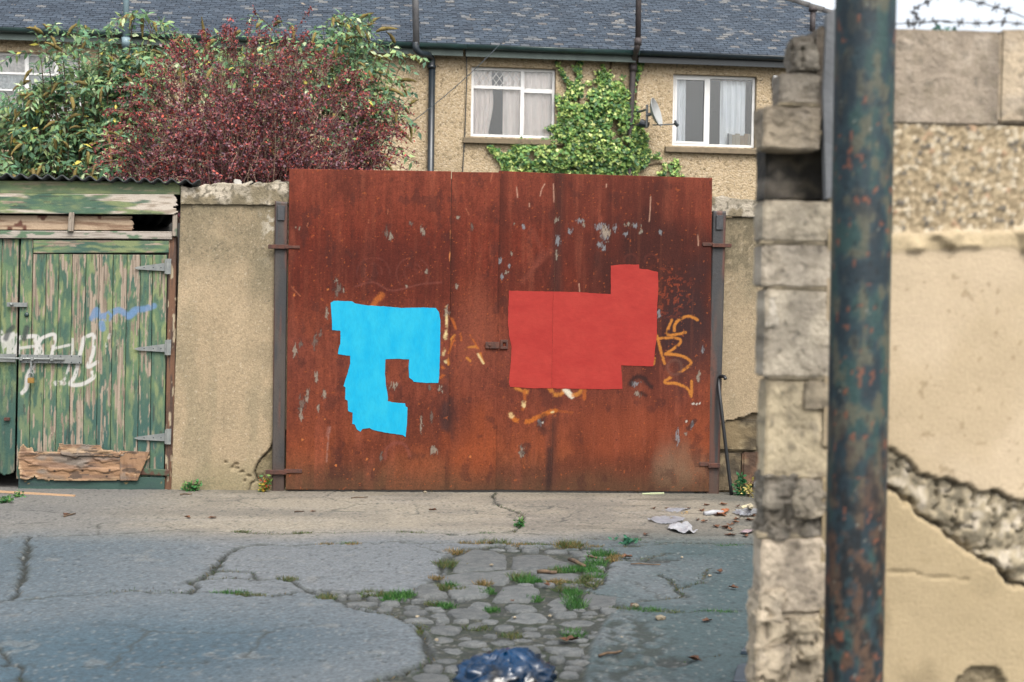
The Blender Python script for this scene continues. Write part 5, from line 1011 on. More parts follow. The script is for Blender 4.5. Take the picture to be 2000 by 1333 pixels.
# steel pole
YP = 3.32
pt, pb = on_y(1691, 0, YP), on_y(1666, 1333, YP); prad = (118/2)/F_PX*YP*1.0; ax_ = (pt-pb).normalized(); p_lo = pb+ax_*((-.02-pb.z)/ax_.z); p_hi = pb+ax_*((3.4-pb.z)/ax_.z)
nth, nzz = 72, 560; T, S = np.meshgrid(np.linspace(0, 2*math.pi, nth, endpoint=False), np.linspace(0, 1, nzz))
px3 = p_lo.x+(p_hi.x-p_lo.x)*S; py3 = p_lo.y+(p_hi.y-p_lo.y)*S; pz3 = p_lo.z+(p_hi.z-p_lo.z)*S
arc = T*prad; arc2 = np.where(T > math.pi, T-2*math.pi, T)*prad
def pn(sx, sz, o, s): return fbm(T*prad*sx+3, pz3*sz, o, s)
n1, n2, n3, n4 = pn(26, 12, 5, 801), pn(44, 24, 5, 802), pn(64, 40, 3, 803), pn(60, 34, 4, 804)
C = mix(np.broadcast_to(V(50,72,80), T.shape+(3,)), V(60,92,88), sstep(.5, .64, n1)*.7); C = mix(C, V(112,110,92), sstep(.5, .66, n2)*.75); C = mix(C, V(38,52,62), sstep(.5, .36, n1)*.7)
low = sstep(1.35, .85, pz3+(n1-.5)*.5); C = mix(C, V(104,78,62), low*sstep(.42, .58, n2)*.85); C = mix(C, V(34,40,44), low*sstep(.47, .36, n4)*.9)
C = mix(C, V(150,94,70), sstep(.75, .78, n3)*.75); C = mix(C, V(36,40,44), (n4 > .74)*.6); C = mix(C, V(176,176,164), sstep(.88, .92, pn(80, 60, 2, 806))*.5)
Pp = np.stack([px3+np.cos(T)*prad, py3+np.sin(T)*prad, pz3], -1).reshape(-1, 3); i = np.arange(nzz-1)[:, None]*nth; k_ = np.arange(nth)[None, :]; kk = (k_+1) % nth
Fp = np.stack([i+k_, i+kk, i+nth+kk, i+nth+k_], -1).reshape(-1, 4)
pole = part_np('steel_pole', Pp, Fp, C.reshape(-1, 3), mat('flaking_pole_paint', vcol=True, rough=.6, bump=.002, bscale=60, fine=.2, fscale=120, spec=.3), None, loc=(p_lo.x, p_lo.y, 0))
tag(pole, 'round steel pole with flaking dark teal paint and rust in the foreground', 'pole')
# barbed wire along the top of the near wall
bwm = mat('barbed_wire_steel', tuple(V(56,58,60)), rough=.6)
def barbed(label, pts, loc):
    w = thing('barbed_wire', label, 'wire', loc, 'barbed wire on the near wall'); P = smooth_line(pts, 8); part('strand', MB().tube(P, .0016, 5), bwm, w)
    for k in range(3, len(P)-1, 5):
        p = Vector(P[k]); b = MB()
        for _ in range(4): d = Vector((random.uniform(-1, 1), random.uniform(-1, 1), random.uniform(-1, 1))).normalized()*.014; b.tube([p-d, p+d], .0013, 4)
        b.tube([p-Vector((.007, 0, 0)), p+Vector((.007, 0, 0))], .0036, 5); part('barb', b, bwm, w)
yb = YN+.12; barbed('rusty barbed wire strand sagging just above the near wall top', [on_y(x, y, yb) for x, y in [(1640,60),(1740,48),(1790,45),(1830,42),(1870,44),(1920,46),(1960,43),(2010,48),(2120,44),(2300,50)]], on_y(1740, 60, yb))
barbed('loose barbed wire strand rising to the right above the near wall', [on_y(x, y, yb+.02) for x, y in [(1780,52),(1792,36),(1785,20),(1815,2),(1850,-20),(1900,-60)]], on_y(1780, 55, yb)); barbed('barbed wire strand crossing the sky at the top right corner', [on_y(x, y, yb+.03) for x, y in [(1810,-20),(1880,-4),(1935,12),(1975,24),(2060,60)]], on_y(2060, 62, yb))

# ================================================================== PLANTS
M_leaf = mat('leaf', vcol=True, rough=.55, trans=.35, spec=.4)
M_leaf2 = mat('barberry_leaf', vcol=True, rough=.6, trans=.2, spec=.35)
M_stem = mat('woody_stem', tuple(V(128,104,78)), tuple(V(96,78,60)), scale=20, rough=.9)
M_twig = mat('reddish_twig', tuple(V(176,146,124,.5)), tuple(V(104,76,70,.45)), scale=6, rough=.9)
M_spike = mat('faded_flower_spike', tuple(V(138,122,66,.6)), tuple(V(108,94,50,.6)), scale=30, rough=.95, bump=.006, bscale=120, vary=.22)
def pick(pal, w, n, kk=.75):
    idx = rng.choice(len(pal), size=n, p=np.array(w)/sum(w)); C = np.array([V(*c, kk) for c in pal])[idx]; return C*rng.uniform(.7, 1.3, (n, 1))
def butterfly_bush(label, base, tips, nfill, region, depth, npairs=16, lsz=(.07, .12), spike_p=.7, seed=0):
    t = thing('butterfly_bush', label, 'bush', base, 'butterfly bushes behind the wall'); base = Vector(base)
    ends = [on_y(px, py, base.y+random.uniform(-depth, depth)) for px, py in tips]; polyp = region
    k = 0
    while k < nfill:
        px, py = random.uniform(min(p[0] for p in polyp), max(p[0] for p in polyp)), random.uniform(min(p[1] for p in polyp), max(p[1] for p in polyp))
        if inside(np.array([px]), np.array([py]), polyp)[0]: ends.append(on_y(px, py, base.y+random.uniform(-depth, depth))); k += 1
    st = MB(); LP, LD, LN, LL, LW = [], [], [], [], []; spikes = []
    for e in ends:
        b = base+Vector((random.uniform(-.3, .3), random.uniform(-.2, .2), 0)); ctrl = b.lerp(e, .62)+Vector((random.uniform(-.15, .15), random.uniform(-.15, .15), (e.z-b.z)*.30)); ctrl.z = min(ctrl.z, e.z+.35)
        pts = [(b*(1-s)**2+ctrl*(2*s*(1-s))+e*s*s) for s in np.linspace(0, 1, 9)]; st.tube(pts, [.018*(1-.85*i/8) for i in range(9)], 4, False)
        shoots = [(pts, .5, 1.0, npairs)]
        for _ in range(random.randint(2, 4)):       # side shoots
            s = random.uniform(.6, .95); p0 = b*(1-s)**2+ctrl*(2*s*(1-s))+e*s*s; d = Vector((random.uniform(-1, 1), random.uniform(-.7, .7), random.uniform(-.3, .7))).normalized()*random.uniform(.25, .5); p2 = p0+d+Vector((0, 0, -.10))
            q = [p0.lerp(p2, x)+Vector((0, 0, .10*math.sin(math.pi*x))) for x in np.linspace(0, 1, 5)]; st.tube(q, [.006*(1-.7*i/4) for i in range(5)], 3, False); shoots.append((q, .15, 1.0, npairs//2))
            if random.random() < spike_p*.6: spikes.append((q[-1], (q[-1]-q[-2]).normalized()))
        if random.random() < spike_p: spikes.append((pts[-1], (pts[-1]-pts[-2]).normalized()))
        for (q, s0, s1, np_) in shoots:
            for i in range(np_):
                s = (s0+(s1-s0)*(i+.5)/np_)*(len(q)-1); j = min(int(s), len(q)-2); p = q[j].lerp(q[j+1], s-j); ax = (q[j+1]-q[j]).normalized()
                side = ax.orthogonal().normalized(); side.rotate(Matrix.Rotation(random.uniform(0, 6.28), 3, ax))
                for sg in (1, -1):
                    d = side*sg+ax*.45+Vector((0, 0, -.55+random.uniform(-.3, .3))); LP.append(p); LD.append(d); LN.append(Vector((random.uniform(-.5, .5), random.uniform(-.9, .1), random.uniform(.2, 1)))); LL.append(random.uniform(*lsz)); LW.append(LL[-1]*random.uniform(.34, .5))
    LP, LD, LN = (np.array([tuple(v) for v in L_]) for L_ in (LP, LD, LN)); n = len(LP)
    C = pick([(72,104,78), (92,122,84), (120,138,90), (62,88,70), (152,164,130), (184,172,84)], [.28, .28, .22, .14, .06, .02], n, 1.3)
    Q, Fq, Cq = leaf_mesh(LP, LD, LN, np.array(LL), np.array(LW), C); o = part_np('foliage', Q, Fq, Cq, M_leaf, t, False); o['kind'] = 'stuff'
    part('stems', st, M_stem, t)['kind'] = 'stuff'
    mesh = []
    for v in range(4):
        mb = MB(); L_ = [.16, .20, .25, .14][v]; bend = [.05, .09, .07, .02][v]; mb.tube([(0, -bend*1.3*(x**2), x*L_) for x in np.linspace(0, 1, 7)], [.010, .020, .023, .021, .017, .011, .004], 7)
        me = bpy.data.meshes.new('flower_spike'); P = np.array(mb.v); P += rng.normal(0, .0035, P.shape); me.from_pydata(P.tolist(), [], mb.f); me.polygons.foreach_set('use_smooth', [True]*len(me.polygons)); me.materials.append(M_spike); mesh.append(me)
    for p, d in spikes:
        o = bpy.data.objects.new('flower_spike', random.choice(mesh)); COLL.objects.link(o); o.parent = t
        d2 = (d*.7+Vector((random.uniform(-.7, .7), random.uniform(-.4, .1), random.uniform(-1.0, -.05)))).normalized(); sc_ = random.uniform(.7, 1.1); yy = Vector((0, 0, 1)); yy = (yy-d2*yy.dot(d2)).normalized() if abs(d2.z) < .98 else Vector((0, 1, 0)); xx = yy.cross(d2)
        o.matrix_local = Matrix.Translation(p-base) @ Matrix((xx, yy, d2)).transposed().to_4x4() @ Matrix.Scale(sc_, 4)
    return t
bb1 = on_y(170, 600, 16.9); butterfly_bush('wide green butterfly bush with brown flower spikes before the lace curtained window', (bb1.x, 16.9, 0),
    [(68,52),(84,68),(100,60),(150,48),(168,56),(215,52),(232,40),(264,30),(300,42),(312,34),(330,78),(290,100),(296,122),(60,158),(52,182),(18,205),(0,192),(100,72),(190,70),(120,100),(200,100),(205,130),(255,110),(120,120),(85,140),(150,110),(120,160),(270,150),(240,140)], 190,
    [(-60,215),(30,205),(60,175),(110,150),(150,130),(210,110),(290,110),(330,180),(330,370),(-60,370)], .55, 15, (.07, .125), .5)
bb2 = on_y(620, 600, 17.4); butterfly_bush('tall green butterfly bush rising behind the top of the red bush', (bb2.x, 17.4, 0),
    [(440,62),(470,60),(500,55),(535,52),(560,75),(585,78),(630,48),(650,36),(690,22),(712,28),(724,46),(735,62),(750,78),(772,84),(796,108),(765,104),(745,112),(722,110),(690,70),(660,70),(742,150),(775,160),(790,170),(815,180),(800,205),(775,200),(740,185),(720,170),(745,215),(770,250),(400,80),(420,78),(610,70),(760,176),(735,140),(700,40),(670,50)], 60,
    [(300,70),(380,72),(560,85),(700,60),(740,110),(760,190),(720,230),(560,130),(380,130),(300,150)], .5, 13, (.07, .12), .55)

def barberry(label, base, region, ntw, depth):
    t = thing('barberry_bush', label, 'bush', base); base = Vector(base); tw = MB(); LP, LD, LN, LL = [], [], [], []
    k = 0; cx = sum(p[0] for p in region)/len(region)
    arr = np.array(region, float)
    while k < ntw:
        px, py = random.uniform(arr[:, 0].min(), arr[:, 0].max()), random.uniform(arr[:, 1].min(), arr[:, 1].max())
        if not inside(np.array([px]), np.array([py]), region)[0]: continue
        dd = pdist(np.array([float(px)]), np.array([float(py)]), region+[region[0]])[0]; dmax = depth*min(1, .25+dd/150)
        e = on_y(px, py, base.y+random.uniform(-dmax, dmax)*1.0); k += 1
        b = base+Vector((random.uniform(-.7, .7), random.uniform(-.3, .3), random.uniform(0, .5))); ctrl = b.lerp(e, .55)+Vector((random.uniform(-.35, .35), random.uniform(-.25, .25), (e.z-b.z)*.22))
        f = lambda s: b*(1-s)**2+ctrl*(2*s*(1-s))+e*s*s
        tw.tube([f(s) for s in np.linspace(.25, 1, 6)], [.0075, .0065, .0055, .0045, .0035, .002], 3, False)
        for _ in range(random.randint(5, 8)):
            s = random.uniform(.5, 1); p0 = f(s); d = Vector((random.gauss(0, 1), random.gauss(0, .8), random.gauss(.15, .8))).normalized()*random.uniform(.14, .42); q = [p0, p0+d*.5+Vector((0, 0, .02)), p0+d-Vector((0, 0, .03))]
            tw.tube(q, [.0032, .0026, .0015], 3, False)
            for i in range(random.randint(11, 17)):
                x = random.uniform(.08, 1.05); p = q[0].lerp(q[2], x)+Vector((0, 0, .03*x)); 
                for _ in range(2): LP.append(p+Vector((random.gauss(0, .010), random.gauss(0, .010), random.gauss(0, .010)))); LD.append(Vector((random.gauss(0, 1), random.gauss(0, 1), random.gauss(.2, 1)))); LL.append(random.uniform(.022, .042))
    n = len(LP); LP = np.array([tuple(v) for v in LP]); LD = np.array([tuple(v) for v in LD])+1e-4
    C = pick([(116,66,70), (136,72,74), (98,62,74), (150,74,68), (80,54,66), (134,104,112), (196,92,76), (96,100,78)], [.2, .18, .2, .12, .1, .12, .06, .02], n, .84)
    LL = np.array(LL); Q, Fq, Cq = leaf_mesh(LP, LD, runit(n)+np.array([0, -.3, .5]), LL, LL*rng.uniform(.5, .75, n), C); o = part_np('foliage', Q, Fq, Cq, M_leaf2, t, False); o['kind'] = 'stuff'
    part('twigs', tw, M_twig, t)['kind'] = 'stuff'; return t
RB = [(205,330),(218,300),(215,278),(240,250),(232,225),(262,200),(275,170),(305,150),(318,120),(350,100),(372,78),(410,72),(452,68),(480,66),(520,80),(560,78),(600,90),(632,110),(655,130),(690,150),(704,190),(740,215),(758,240),(770,270),(768,300),(745,330),(730,372),(205,372)]
rb = on_y(480, 600, 15.3); barberry('big dark red barberry bush above the lane wall', (rb.x, 15.3, 0), RB, 400, .75)
# stray long shoots on the right side of the red bush
sh = MB(); LP, LD, LL = [], [], []; rbo = [o for o in COLL.objects if o.name.startswith('barberry_bush')][0]
strays = []
for k in range(len(RB)-2):
    for _ in range(3):
        t_ = random.random(); ex = RB[k][0]*(1-t_)+RB[k+1][0]*t_; ey = RB[k][1]*(1-t_)+RB[k+1][1]*t_; dx_, dy_ = ex-480, ey-300; L_ = math.hypot(dx_, dy_); r_ = random.uniform(4, 26 if ey < 180 else 45); strays.append(((ex-dx_/L_*50, ey-dy_/L_*50), (ex+dx_/L_*r_+random.uniform(-20, 20), ey+dy_/L_*r_+random.uniform(-6, 10))))
for (x0, y0), (x1, y1) in strays+[((690,260),(812,225)), ((700,250),(830,255)), ((700,290),(822,248)), ((690,300),(815,300)), ((690,320),(800,335)), ((680,240),(800,205)), ((640,200),(760,195)), ((690,310),(820,320)), ((480,110),(500,20)), ((560,110),(610,15)), ((420,100),(455,40)), ((520,110),(545,30)), ((300,180),(240,150)), ((600,130),(690,140)), ((700,280),(790,275))]:
    a, b = on_y(x0, y0, 15.2), on_y(x1, y1, 15.0+random.uniform(-.3, .3)); q = [a.lerp(b, s)+Vector((0, 0, .08*math.sin(math.pi*s))) for s in np.linspace(0, 1, 8)]; sh.tube(q, [.005-.0005*i for i in range(8)], 3, False)
    for i in range(46):
        s = random.random()**.8; p = a.lerp(b, s)+Vector((0, 0, .08*math.sin(math.pi*s))); LP.append(tuple(p+Vector((random.gauss(0, .016), random.gauss(0, .016), random.gauss(0, .018))))); LD.append((random.gauss(0, 1), random.gauss(0, 1), random.gauss(0, 1))); LL.append(random.uniform(.022, .038))
n = len(LP); LL = np.array(LL); C = pick([(124,66,68), (148,74,70), (100,62,72), (176,84,74)], [.4, .3, .2, .1], n); Q, Fq, Cq = leaf_mesh(np.array(LP), np.array(LD), runit(n), LL, LL*.65, C)
part_np('stray_leaves', Q, Fq, Cq, M_leaf2, rbo, False)['kind'] = 'stuff'; part('stray_shoots', sh, M_twig, rbo)['kind'] = 'stuff'

# ivy on the middle house
IV = [(985,345),(978,318),(962,300),(950,284),(962,282),(985,296),(1000,290),(996,276),(1012,270),(1040,274),(1070,270),(1082,262),(1066,250),(1074,246),(1090,240),(1086,205),(1082,180),(1092,186),(1106,182),(1108,168),(1100,150),(1090,132),(1078,116),(1086,112),(1098,132),(1112,158),(1122,165),(1128,150),(1116,138),(1122,116),(1134,112),(1138,124),(1132,140),(1140,156),(1156,158),(1168,150),(1160,140),(1168,138),(1178,142),(1172,122),(1188,112),(1206,114),(1200,128),(1216,138),(1224,148),(1216,160),(1230,168),(1240,150),(1244,122),(1258,118),(1252,140),(1242,170),(1244,200),(1250,240),(1258,258),(1270,262),(1262,285),(1276,302),(1290,296),(1306,312),(1320,310),(1330,325),(1322,336),(1345,352),(985,356)]
ivy = thing('ivy', 'yellow green ivy spreading over the pebbledash beside the lattice window', 'ivy', hx((on_h(1150, 330)[0], -.05, 0)))
poly = IV; pts = []
PX = rng.uniform(945, 1350, 60000); PY = rng.uniform(108, 420, 60000); ok = inside(PX, np.minimum(PY, 350), poly); PX, PY = PX[ok], PY[ok]; dd = pdist(PX, np.minimum(PY, 345.), poly+[poly[0]])
gapn = fbm(PX/26, PY/22, 3, 900); keepm = (gapn > np.where(PY < 235, .45, .37)-.002*np.clip(dd, 0, 40)) & (rng.random(len(PX)) < .62); PX, PY, dd = PX[keepm], PY[keepm], dd[keepm]
for a, b in zip(PX, PY):
    u, w = on_h(a, b, -.03); pts.append((u, w))
pts = np.array(pts); n = len(pts); thick = np.clip(dd/40, .15, 1)
vloc = -.02-rng.random(n)*.16*thick-.04*fbm(pts[:, 0]*3, pts[:, 1]*3, 2, 3)
LP = np.array([tuple(hx((pts[i, 0], vloc[i], pts[i, 1]))) for i in range(n)])
D = rng.normal(0, .6, (n, 3)); D[:, 2] -= .75; D[:, 1] -= .25; Nn = rng.normal(0, .35, (n, 3)); Nn[:, 1] -= 1.0; Nn[:, 2] += .55
L_ = rng.uniform(.045, .085, n)*np.where(dd < 10, .75, 1.0); C = pick([(128,158,84), (166,184,104), (92,132,72), (60,98,62), (200,208,140), (108,128,92)], [.24, .18, .25, .2, .07, .06], n, .95)
dk = fbm(PX/30, PY/30, 3, 905); C = C*np.where(dd > 25, .75+.4*dk, 1.0)[:, None]
Q, Fq, Cq = leaf_mesh(LP, D, Nn, L_, L_*rng.uniform(.85, 1.1, n), C); o = part_np('foliage', Q, Fq, Cq, M_leaf, ivy, False); o['kind'] = 'stuff'
st = MB()
for ch in [[(1085,114),(1105,160),(1112,182),(1125,230),(1130,345)], [(1128,114),(1122,140),(1130,180),(1135,345)], [(1195,114),(1190,160),(1185,240),(1170,345)], [(952,284),(985,310),(1020,330),(1060,348)], [(1330,325),(1280,320),(1210,345)], [(1246,150),(1240,220),(1225,345)]]:
    st.tube([hx((on_h(a, b, -.02)[0], -.02, on_h(a, b, -.02)[1])) for a, b in smooth_line(ch, 4)]+[hx((on_h(1150, 345)[0], -.03, 0))], .012, 5)
part('stem', st, M_stem, ivy)

# weeds along the wall foot and on the concrete
def weed(label, px, py, n, spread, h, lsz, pal=((48,104,60), (66,126,66), (96,140,70)), y=None, group='weeds at the wall foot', z=0.0):
    p = on_g(px, py) if y is None else Vector((on_y(px, py, y).x, y, z)); t = thing('weed', label, 'weed', p, group); LP, LD, LL = [], [], []; sm = MB()
    for i in range(n):
        a = random.uniform(0, 6.28); r = random.random()*spread; e = p+Vector((math.cos(a)*r, -abs(math.sin(a))*r*.6, random.random()*h)); sm.tube([p, p.lerp(e, .5)+Vector((0, 0, h*.2)), e], .0018, 3, False)
        for _ in range(5): LP.append(tuple(p.lerp(e, random.uniform(.4, 1))+Vector((random.gauss(0, .008),)*3))); LD.append((random.gauss(0, 1), random.gauss(-.3, .8), random.gauss(.4, .6))); LL.append(random.uniform(*lsz))
    m_ = len(LP); LL = np.array(LL); Q, Fq, Cq = leaf_mesh(np.array(LP), np.array(LD), runit(m_)+np.array([0, -.4, .8]), LL, LL*.5, pick(list(pal), [1]*len(pal), m_)); part_np('leaves', Q, Fq, Cq, M_leaf, t, False)['kind'] = 'stuff'; part('stems', sm, M_stem, t)['kind'] = 'stuff'
weed('low green weed at the foot of the wall beside the garage door', 378, 955, 26, .11, .07, (.02, .045), y=11.08); weed('leafy weed with yellow flecks by the left gate post', 518, 958, 24, .07, .13, (.02, .045), ((70,128,58), (120,150,70), (190,170,60), (176,80,50)), y=11.05)
weed('dark green plant by the bare stones beside the black rod', 1446, 960, 40, .09, .17, (.03, .055), ((36,92,56), (48,112,66), (60,120,70)), y=11.05); weed('straggly yellow stalks beside the stones right of the gate', 1462, 962, 14, .12, .14, (.02, .04), ((190,176,96), (206,190,120), (150,140,70)), y=10.95)
weed('single small weed in the crack of the concrete strip', 1017, 1028, 12, .05, .05, (.02, .04)); weed('tiny seedling under the right end of the gate', 1359, 961, 5, .02, .04, (.018, .03)); weed('small green weed left of the wooden lath', 12, 985, 14, .09, .05, (.02, .045)); weed('small green weed beside the wooden lath', 35, 972, 10, .06, .03, (.02, .04)); weed('blue green weeds on the damp tarmac right of the grass', 1226, 1062, 16, .10, .04, (.02, .045), ((60,120,92), (70,130,100)))
weed('sprig of ivy leaves on top of the near wall', 1842, 52, 12, .05, .03, (.02, .035), ((84,128,116), (70,112,98)), y=YN+.14, group='plants on the near wall', z=nx_(1842, 52)[1]-.012)

# grass in the joints: nobody could count the blades
CL = [(800,1043,.12,.04,.035,1),(690,1063,.05,.03,.03,2),(640,1062,.05,.02,.025,2),(890,1079,.055,.05,.05,2),(872,1103,.06,.08,.06,1),(850,1128,.03,.03,.03,2),(925,1062,.10,.06,.035,2),(965,1060,.10,.06,.05,1),(1010,1064,.08,.04,.03,2),(1050,1063,.08,.04,.03,1),(1112,1066,.075,.08,.07,1),(1112,1066,.10,.08,.05,2),(1175,1083,.07,.08,.06,0),(1205,1086,.06,.05,.03,2),(1165,1098,.05,.16,.05,0),(1158,1118,.05,.2,.05,0),(1150,1135,.05,.15,.04,1),(1110,1113,.07,.05,.05,0),(1085,1115,.04,.04,.04,1),(1140,1110,.05,.06,.05,0),
      (1028,1133,.06,.08,.06,0),(1010,1128,.035,.05,.06,1),(1048,1136,.04,.05,.04,0),(1090,1135,.06,.05,.03,2),(1120,1140,.06,.06,.03,1),(1120,1178,.045,.16,.055,0),(1118,1156,.05,.06,.04,0),(1098,1150,.04,.05,.03,1),(770,1166,.06,.10,.055,0),(745,1162,.05,.06,.04,1),(720,1160,.05,.06,.04,1),(790,1160,.05,.06,.04,0),(865,1147,.04,.05,.045,1),(880,1142,.03,.03,.04,0),(945,1140,.04,.04,.045,2),(955,1155,.03,.05,.04,0),(1120,1238,.04,.08,.045,0),(1215,1190,.05,.05,.03,1),(1260,1192,.08,.05,.04,0),(1300,1195,.09,.04,.025,1),(870,1182,.05,.05,.035,0),(850,1178,.04,.04,.03,1),(1045,1170,.025,.05,.045,0),
      (450,1156,.09,.03,.025,0),(490,1160,.07,.03,.02,1),(565,1130,.05,.03,.03,1),(470,1037,.05,.02,.02,1),(590,1040,.06,.02,.02,1),(950,1042,.04,.02,.03,0),(910,1040,.03,.02,.03,1),(680,1060,.06,.02,.02,0),(900,1150,.03,.03,.03,1),(960,1190,.03,.05,.03,0),(640,1165,.05,.05,.03,1),(1425,1065,.08,.03,.02,0),(1195,1092,.04,.05,.03,2),(930,1225,.05,.06,.025,1),(1000,1240,.05,.06,.025,1),(820,1230,.03,.1,.025,1),(1160,1068,.06,.03,.03,2),(1400,1195,.10,.04,.025,0),(1240,1055,.05,.03,.03,0)]
BP, BD, BL, BC = [], [], [], []
for px, py, rx, ry, h, kind in CL:
    x0, y0 = gp(px, py); nb = int(240*(rx*ry/.0036)**.5)
    pal = [[(56,118,50), (74,140,58), (96,150,66)], [(84,120,62), (110,126,70), (140,134,84)], [(168,138,84), (190,158,100), (120,120,66)]][kind]
    for _ in range(nb):
        a = random.uniform(0, 6.28); r = math.sqrt(random.random()); BP.append((x0+math.cos(a)*r*rx+random.gauss(0, .012), y0+math.sin(a)*r*ry, -.015)); BD.append((random.gauss(0, .75), random.gauss(0, .75), 1)); BL.append(h*.62*random.uniform(.35, 1.4)+.014); BC.append(V(*random.choice(pal), .48)*random.uniform(.6, 1.15))
for pts, hw, dep in CRACKS:                      # sparse blades and moss along every joint
    pl = gl(pts)
    for (xa, ya), (xb, yb_) in zip(pl[:-1], pl[1:]):
        L_ = math.hypot(xb-xa, yb_-ya); x_ = (xa+xb)/2
        if x_ < -1.6 or fbm(np.array([xa*3.1]), np.array([ya*3.1]), 2, 66)[0] < .47: continue
        for _ in range(int(L_*170)):
            t_ = random.random(); BP.append((xa+(xb-xa)*t_+random.gauss(0, .014), ya+(yb_-ya)*t_+random.gauss(0, .02), -.012)); BD.append((random.gauss(0, .9), random.gauss(0, .9), 1)); BL.append(random.uniform(.012, .03)); BC.append(V(*random.choice([(70,104,54), (110,112,66), (150,130,84), (84,120,60), (92,84,58)]), .42)*random.uniform(.6, 1.1))
n = len(BP); Q, Fq, Cq = leaf_mesh(np.array(BP), np.array(BD), runit(n)*np.array([1, 1, .1]), np.array(BL), rng.uniform(.002, .0045, n), np.array(BC))
gr = part_np('grass', Q, Fq, Cq, M_leaf, None, False); gr['kind'] = 'stuff'; tag(gr, 'tufts of green and dry grass in the joints of the lane', 'grass')

# ================================================================== LITTER AND LOOSE THINGS
# black-blue rubbish bag at the bottom edge
bc = on_g(985, 1405); nu_, nv_ = 66, 38; U, Vv = np.meshgrid(np.linspace(0, 2*math.pi, nu_, endpoint=False), np.linspace(0, 1, nv_)); ph = Vv*math.pi
dx, dy, dz = np.cos(U)*np.sin(ph), np.sin(U)*np.sin(ph), -np.cos(ph)
rid = np.abs(vnoise(dx*2.6+dz*1.1+7, dy*2.6+dz*.6+3, 951)*2-1)**.6; rid2 = np.abs(vnoise(dx*6.5+dy*1.5+dz*1.2+9, dy*3-dx*2+dz*1.4+1, 953)*2-1)**.6; rid3 = np.abs(vnoise(dx*12+dz*5, dy*12+dz*9, 955)*2-1)**.7
pleat = np.abs(((U*9/6.283+fbm(U*1.5, dz*1.5, 2, 957)*1.6) % 1)-.5)*2; R = .93+.16*(rid-.5)+.15*(pleat-.5)*(.35+.65*np.clip(dz, 0, 1))+rng.normal(0, .035, U.shape)*(np.abs(dz) < .97)
bx3, by3, bz3 = bc.x+dx*R*.195, bc.y+dy*R*.17, .112+np.maximum(np.sign(dz)*np.abs(dz)**.62*R*.128, -.105)+.022*np.exp(-((dx-.35)**2+dy**2)*6)*(dz > 0)
P = np.stack([bx3, by3, bz3], -1).reshape(-1, 3); i = np.arange(nv_-1)[:, None]*nu_; k_ = np.arange(nu_)[None, :]; kk = (k_+1) % nu_; Fb = np.stack([i+k_, i+kk, i+nu_+kk, i+nu_+k_], -1).reshape(-1, 4)
bag = part_np('rubbish_bag', P, Fb, None, mat('blue_black_plastic', tuple(V(10,74,122)), tuple(V(2,10,16)), scale=7, rough=.28, spec=.6), None, False, loc=(bc.x, bc.y, 0)); tag(bag, 'crumpled blue black plastic rubbish bag at the bottom edge', 'bag')  # blue and black patches paint lit and dark folds into the plastic
tp = on_y(979, 1292, bc.y); o = part('paper_scrap', MB().add([(tp.x-.011, tp.y-.02, tp.z-.03), (tp.x+.012, tp.y-.018, tp.z-.026), (tp.x+.013, tp.y-.014, tp.z+.014), (tp.x-.002, tp.y-.016, tp.z+.02), (tp.x-.012, tp.y-.018, tp.z+.01)], [(0, 1, 2, 3, 4)]), mat('white_paper', tuple(V(228,220,214)), rough=.8), None, loc=tp); md = o.modifiers.new('t', 'SOLIDIFY'); md.thickness = .002; tag(o, 'white paper scrap sticking up from the rubbish bag', 'paper')
# wooden lath
a, b = on_g(-60, 957, .012), on_g(146, 969, .008); d = (b-a).normalized(); o = part('wooden_lath', MB().tube([a, b], .011, 4), mat('fresh_wood', tuple(V(238,200,160)), tuple(V(214,170,126)), scale=20, rough=.7, stretch=(1, 12, 12)), None, loc=a); tag(o, 'long pale wooden lath lying before the garage door', 'lath')
M_bark = mat('dead_wood', tuple(V(166,136,104,.3)), tuple(V(92,74,60,.3)), scale=30, rough=.9)
for lab, p, q, r in [('short peeled stick lying across the middle cobbles', (1049,1117), (1087,1118), .011), ('brown stick at the edge of the grass above the peeled one', (1112,1093), (1142,1106), .012), ('pale splinter in the grass strip', (1148,1087), (1167,1090), .007), ('thin reddish stick on the worn ground right of the bag', (1170,1281), (1214,1272), .006), ('thin twig on the slab right of the grass', (1232,1102), (1290,1103), .004),
                     ('small twig on the tarmac near the garage door', (352,966), (375,965), .005), ('bent twig on the tarmac left of the concrete strip', (125,1009), (147,1003), .006), ('brown stick on the concrete before the blue patch', (575,1000), (594,999), .004), ('reddish stick on the concrete under the gate', (686,973), (718,971), .004)]:
    a, b = on_g(*p, r+.001), on_g(*q, r+.001); o = part('stick', MB().tube([a, a.lerp(b, .35)+Vector((0, .008, .002)), a.lerp(b, .7)+Vector((0, -.006, 0)), b], [r, r*1.1, r*.9, r*.8], 7), M_bark, None, loc=a, smooth=True); tag(o, lab, 'stick', 'sticks on the lane')
